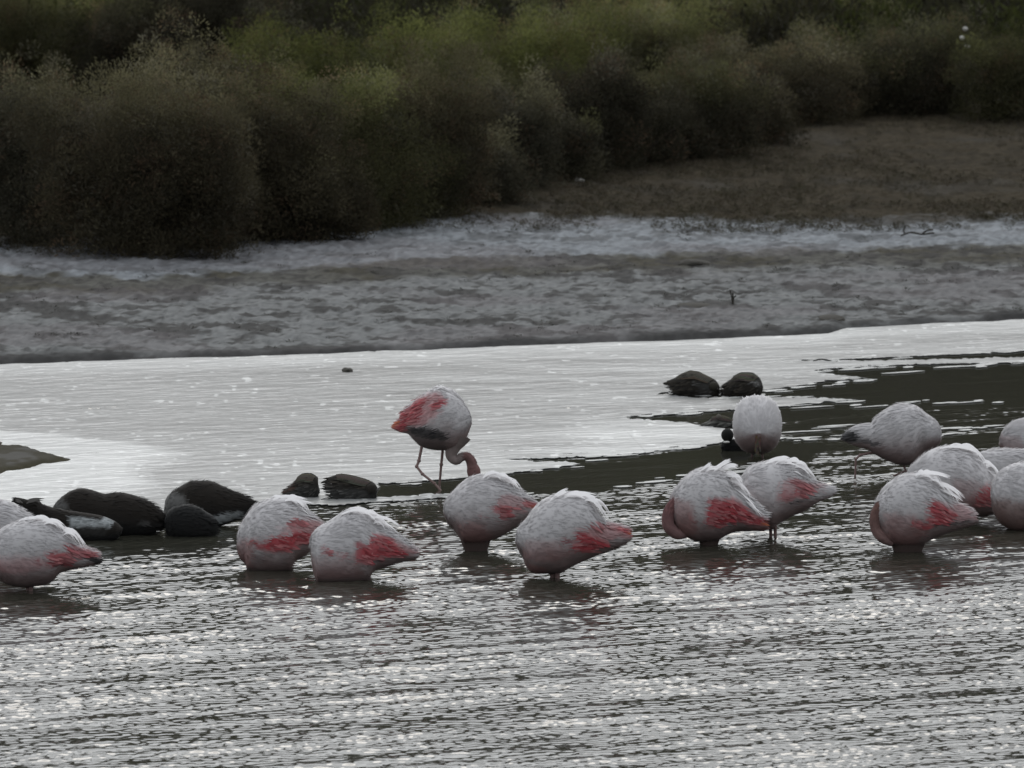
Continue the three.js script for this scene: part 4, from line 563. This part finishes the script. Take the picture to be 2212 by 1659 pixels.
const FOWL = [
  ['goose', { label: 'dark goose with raised pointed tail and white flank, half behind the leftmost flamingos', seed: 31, at: [300, 2158], tail: 'L', pal: dark, top: [[62, 1990], [90, 1994], [114, 2000], [150, 2004], [177, 2020], [250, 2038], [330, 2050], [400, 2062], [460, 2085], [492, 2115]], bottom: [[62, 1990], [90, 2016], [128, 2058], [180, 2105], [240, 2142], [300, 2170], [400, 2172], [470, 2155], [492, 2115]], patches: [['flank', [[278, 2060], [330, 2066], [400, 2078], [425, 2068], [455, 2084], [448, 2108], [360, 2104], [285, 2108]], 1], ['duckgrey', [[285, 2096], [440, 2098], [420, 2140], [300, 2140]], 0.5]], plumes: [[110, 2000, 140, 1992, 176, 1994, 5, 1.2], [90, 2000, 80, 1995, 64, 1991, 4, 1.2]], plumeColor: C.brown }],
  ['goose', { label: 'long humped brown goose with grey breast, in the middle of the dark group', seed: 32, at: [430, 2138], tail: 'R', pal: dark, top: [[208, 2045], [216, 2022], [236, 1998], [262, 1976], [291, 1960], [331, 1953], [385, 1966], [420, 1976], [467, 1970], [508, 1974], [562, 1988], [602, 2008], [638, 2038], [662, 2072]], bottom: [[208, 2045], [228, 2085], [290, 2125], [400, 2150], [520, 2152], [610, 2135], [645, 2105], [662, 2072]], patches: [['grey', [[205, 2060], [210, 2020], [240, 1990], [262, 2002], [275, 2040], [240, 2050]], 0.75], ['grey', [[560, 2074], [602, 2082], [600, 2096], [556, 2098]], 0.35]] }],
  ['goose', { label: 'large brown goose with pale grey breast and white flank, rightmost of the dark group', seed: 33, at: [830, 2104], tail: 'R', pal: dark, top: [[656, 2040], [662, 2000], [680, 1974], [704, 1953], [739, 1936], [765, 1922], [829, 1921], [869, 1934], [918, 1956], [968, 1976], [996, 1992], [1018, 2008], [1024, 2016]], bottom: [[656, 2040], [664, 2085], [710, 2112], [800, 2120], [870, 2108], [930, 2086], [975, 2070], [1005, 2040], [1024, 2016]], patches: [['grey', [[650, 2060], [656, 2000], [684, 1965], [730, 1975], [752, 2012], [745, 2020], [700, 2030]], 0.9], ['flank', [[846, 2058], [872, 2050], [928, 2046], [948, 2038], [975, 2054], [930, 2074], [868, 2092], [846, 2086]]]] }],
  ['goose', { label: 'black rounded goose in front of the large brown one, seen from behind', seed: 34, at: [755, 2140], tail: 'R', wide: 0.9, pal: { top: C.soot, belly: C.soot }, top: [[658, 2085], [664, 2060], [686, 2032], [719, 2022], [755, 2019], [789, 2026], [819, 2043], [843, 2066], [852, 2090]], bottom: [[658, 2085], [664, 2130], [690, 2160], [755, 2168], [820, 2160], [845, 2130], [852, 2090]] }],
  ['duck', { label: 'small round brown duck behind the red-banded flamingo, left of its companion', seed: 41, at: [1230, 1990], tail: 'L', wide: 0.9, pal: brownDuck, top: [[1164, 1966], [1172, 1942], [1182, 1922], [1196, 1908], [1215, 1900], [1254, 1898], [1272, 1908], [1270, 1930], [1276, 1950], [1279, 1964]], bottom: [[1164, 1966], [1180, 1982], [1200, 1996], [1240, 2002], [1262, 1994], [1274, 1980], [1279, 1964]], patches: [['duckgrey', [[1185, 1940], [1260, 1930], [1280, 1985], [1195, 1985]], 0.7], ['rust', [[1165, 1975], [1182, 1920], [1200, 1910], [1190, 1960]], 0.7]] }],
  ['duck', { label: 'brown duck with a notched tail facing right, at the left tip of the dark channel', seed: 42, at: [1415, 1997], tail: 'L', pal: brownDuck, top: [[1326, 1945], [1329, 1916], [1336, 1901], [1354, 1899], [1392, 1905], [1441, 1916], [1480, 1924], [1500, 1936], [1510, 1952]], bottom: [[1326, 1945], [1329, 1964], [1336, 1980], [1344, 2004], [1420, 2006], [1498, 2000], [1508, 1975], [1510, 1952]], patches: [['duckgrey', [[1345, 1960], [1400, 1950], [1480, 1958], [1470, 1995], [1350, 1995]], 0.9], ['grey', [[1340, 1940], [1360, 1938], [1395, 1968], [1385, 1972]], 0.35], ['rust', [[1310, 1925], [1330, 1925], [1330, 1940], [1312, 1944]], 0.7]], extra: fowlHead(1487, 1950, 20, [0.017, 0.014, 0.010], 0.9, -0.3), plumes: [[1325, 1935, 1312, 1930, 1298, 1931, 4, 1.2]], plumeColor: [0.05, 0.04, 0.03] }],
  ['duck', { label: 'dark brown duck farthest out on the ice edge, left of a pair', seed: 43, at: [2790, 1583], tail: 'L', pal: { top: C.duck, belly: C.duck }, top: [[2686, 1524], [2700, 1512], [2724, 1500], [2753, 1490], [2772, 1486], [2806, 1497], [2832, 1508], [2858, 1518], [2874, 1536], [2879, 1550]], bottom: [[2686, 1524], [2700, 1550], [2712, 1578], [2760, 1592], [2830, 1594], [2870, 1588], [2878, 1568], [2879, 1550]], patches: [['grey', [[2765, 1520], [2780, 1520], [2800, 1538], [2785, 1538]], 0.5], ['duckgrey', [[2800, 1530], [2850, 1525], [2860, 1570], [2790, 1572]], 0.8]], extra: fowlHead(2854, 1542, 18, [0.024, 0.022, 0.015], 0.8, -0.5) }],
  ['duck', { label: 'round dark duck with a pale grey patch, right of a pair at the ice edge', seed: 44, at: [2985, 1585], tail: 'L', wide: 0.85, pal: { top: C.duck, belly: C.brown }, top: [[2910, 1545], [2916, 1528], [2932, 1511], [2961, 1496], [3010, 1495], [3034, 1506], [3046, 1526], [3052, 1548]], bottom: [[2910, 1545], [2916, 1575], [2940, 1592], [2985, 1598], [3030, 1590], [3048, 1572], [3052, 1548]], patches: [['grey', [[3008, 1525], [3030, 1520], [3044, 1535], [3034, 1545], [3018, 1540]], 0.7]] }],
  ['coot', { label: 'black waterbird with a white bill patch, half hidden by the end-on flamingo', category: 'waterbird', seed: 45, at: [2945, 1802], tail: 'R', pal: { top: C.soot, belly: C.soot }, top: [[2882, 1790], [2890, 1768], [2905, 1758], [2935, 1756], [2970, 1762], [3000, 1775], [3020, 1790]], bottom: [[2882, 1790], [2895, 1806], [2940, 1814], [2990, 1810], [3020, 1790]], extra: (t, S) => { const g = new THREE.SphereGeometry(25 * S.m, 22, 16).scale(1.0, 1.05, 0.9); g.setAttribute('color', new THREE.Float32BufferAttribute(Array.from({ length: g.attributes.position.count }, () => C.soot).flat(), 3)); g.translate((2909 - S.cx) * S.m, (S.wy - 1738) * S.m, 0.03); const h = mesh('head', g, plumeMat, t); const b = new THREE.SphereGeometry(10 * S.m, 14, 10).scale(1.3, 0.45, 0.7).translate((2905 - S.cx) * S.m, (S.wy - 1764) * S.m, 0.03 + 24 * S.m); mesh('bill', b, new THREE.MeshStandardMaterial({ color: new THREE.Color().setRGB(0.75, 0.75, 0.72), roughness: 0.5 }), h); } }],
  ['duck', { label: 'faint grey duck low on the water, left of the end-on flamingo', seed: 46, at: [2890, 1708], tail: 'L', pal: { top: [0.075, 0.075, 0.068], belly: C.duckgrey }, top: [[2828, 1700], [2836, 1686], [2852, 1672], [2870, 1665], [2905, 1670], [2935, 1684], [2950, 1700]], bottom: [[2828, 1700], [2850, 1712], [2890, 1716], [2930, 1713], [2950, 1700]], extra: fowlHead(2874, 1662, 9, [0.11, 0.10, 0.085], -0.5, -0.3) }],
];
for (const [name, s] of FOWL) bird(name, { feathers: name === 'duck' ? duckFeathers : gooseFeathers, wing: name === 'duck' ? 1 : 0, group: name === 'goose' ? GEESE : name === 'duck' ? DUCKS : undefined, ...s });

// ---------------------------------------------------------------- small things on the shore
function lump(seed, sx, sy, sz, detail = 3) { const g = new THREE.IcosahedronGeometry(1, detail), p = g.attributes.position, v = new THREE.Vector3(); for (let k = 0; k < p.count; k++) { v.fromBufferAttribute(p, k); const n = 0.75 + 0.5 * noise(v.x * 1.7 + 5, v.y * 1.7 + v.z * 2.1 + 9, seed); p.setXYZ(k, v.x * n * sx, v.y * n * sy, v.z * n * sz); } g.computeVertexNormals(); return g; }
const paleMat = new THREE.MeshStandardMaterial({ color: new THREE.Color().setRGB(0.42, 0.41, 0.38), roughness: 0.8 }), clodMat = new THREE.MeshStandardMaterial({ color: new THREE.Color().setRGB(0.045, 0.042, 0.035), roughness: 1 });
{
  const put = (name, X, Y, g, mat, label, cat, group) => { const m = mesh(name, g, mat); m.position.copy(onGround(X, Y)); tag(m, label, cat, group); return m; };
  put('white_scrap', 1253, 394, lump(5, 0.045, 0.036, 0.04), paleMat, 'small white scrap lying at the foot of the dark shrub', 'scrap');
  put('earth_clod', 1502, 574, lump(6, 0.13, 0.055, 0.12), clodMat, 'dark earth clod on the lower rim of the pale crust, right of the middle', 'clod');
  put('earth_clod', 1795, 690, lump(7, 0.10, 0.03, 0.14), clodMat, 'flat dark clod near the waterline on the right of the mud', 'clod');
  put('earth_clod', 1500, 662, lump(8, 0.12, 0.022, 0.12), clodMat, 'flat dark clod in the middle of the mud, below the dry stem', 'clod');
  const zs = onGround(2030, 250).z + 0.12, G3 = 'pale flecks caught in the dark shrub near the right edge';
  [[2085, 62, 'topmost pale fleck caught in the very dark shrub'], [2078, 82, 'middle pale fleck caught in the very dark shrub'], [2090, 101, 'lowest pale fleck caught in the very dark shrub']].forEach(([X, Y, label], k) => { const q = ground(X, Y), d = q.sub(camera.position), m = mesh('pale_scrap', lump(20 + k, 0.020, 0.016, 0.016), paleMat); m.position.copy(camera.position).addScaledVector(d, zs / d.z); tag(m, label, 'scrap', G3); });
  const p = onGround(1985, 512), parts = [[[-0.13, 0.01, 0], [-0.06, 0.035, 0.02], [0.02, 0.02, 0], [0.11, 0.028, -0.03]], [[-0.10, 0.02, 0.01], [-0.11, 0.05, 0], [-0.095, 0.085, 0]], [[0.02, 0.02, 0], [0.06, 0.05, 0.02], [0.10, 0.055, 0.03]]].map((q) => new THREE.TubeGeometry(new THREE.CatmullRomCurve3(q.map((v) => new THREE.Vector3(...v))), 12, 0.007, 6));
  const tw = mesh('dead_branch', mergeGeometries(parts), clodMat); tw.position.copy(p); tag(tw, 'dark forked branch lying on the pale crust at the right', 'branch');
  const st = mesh('dry_stem', mergeGeometries([0, 1, 2].map((k) => new THREE.TubeGeometry(new THREE.CatmullRomCurve3([new THREE.Vector3(0, -0.02, 0), new THREE.Vector3(0.008 * (k - 1), 0.05, 0), new THREE.Vector3(0.02 * (k - 1), 0.10 - 0.02 * k, 0.01)]), 8, 0.005, 6))), clodMat); st.position.copy(onGround(1583, 658)); tag(st, 'short dry stem standing up from the bare mud', 'stem');
  const fr = mesh('frozen_clump', lump(9, 0.035, 0.02, 0.05), clodMat); fr.position.copy(ground(752, 801, 0.012)); tag(fr, 'small dark clump frozen into the ice near the shore', 'clump');
}
renderer.render(scene, camera);
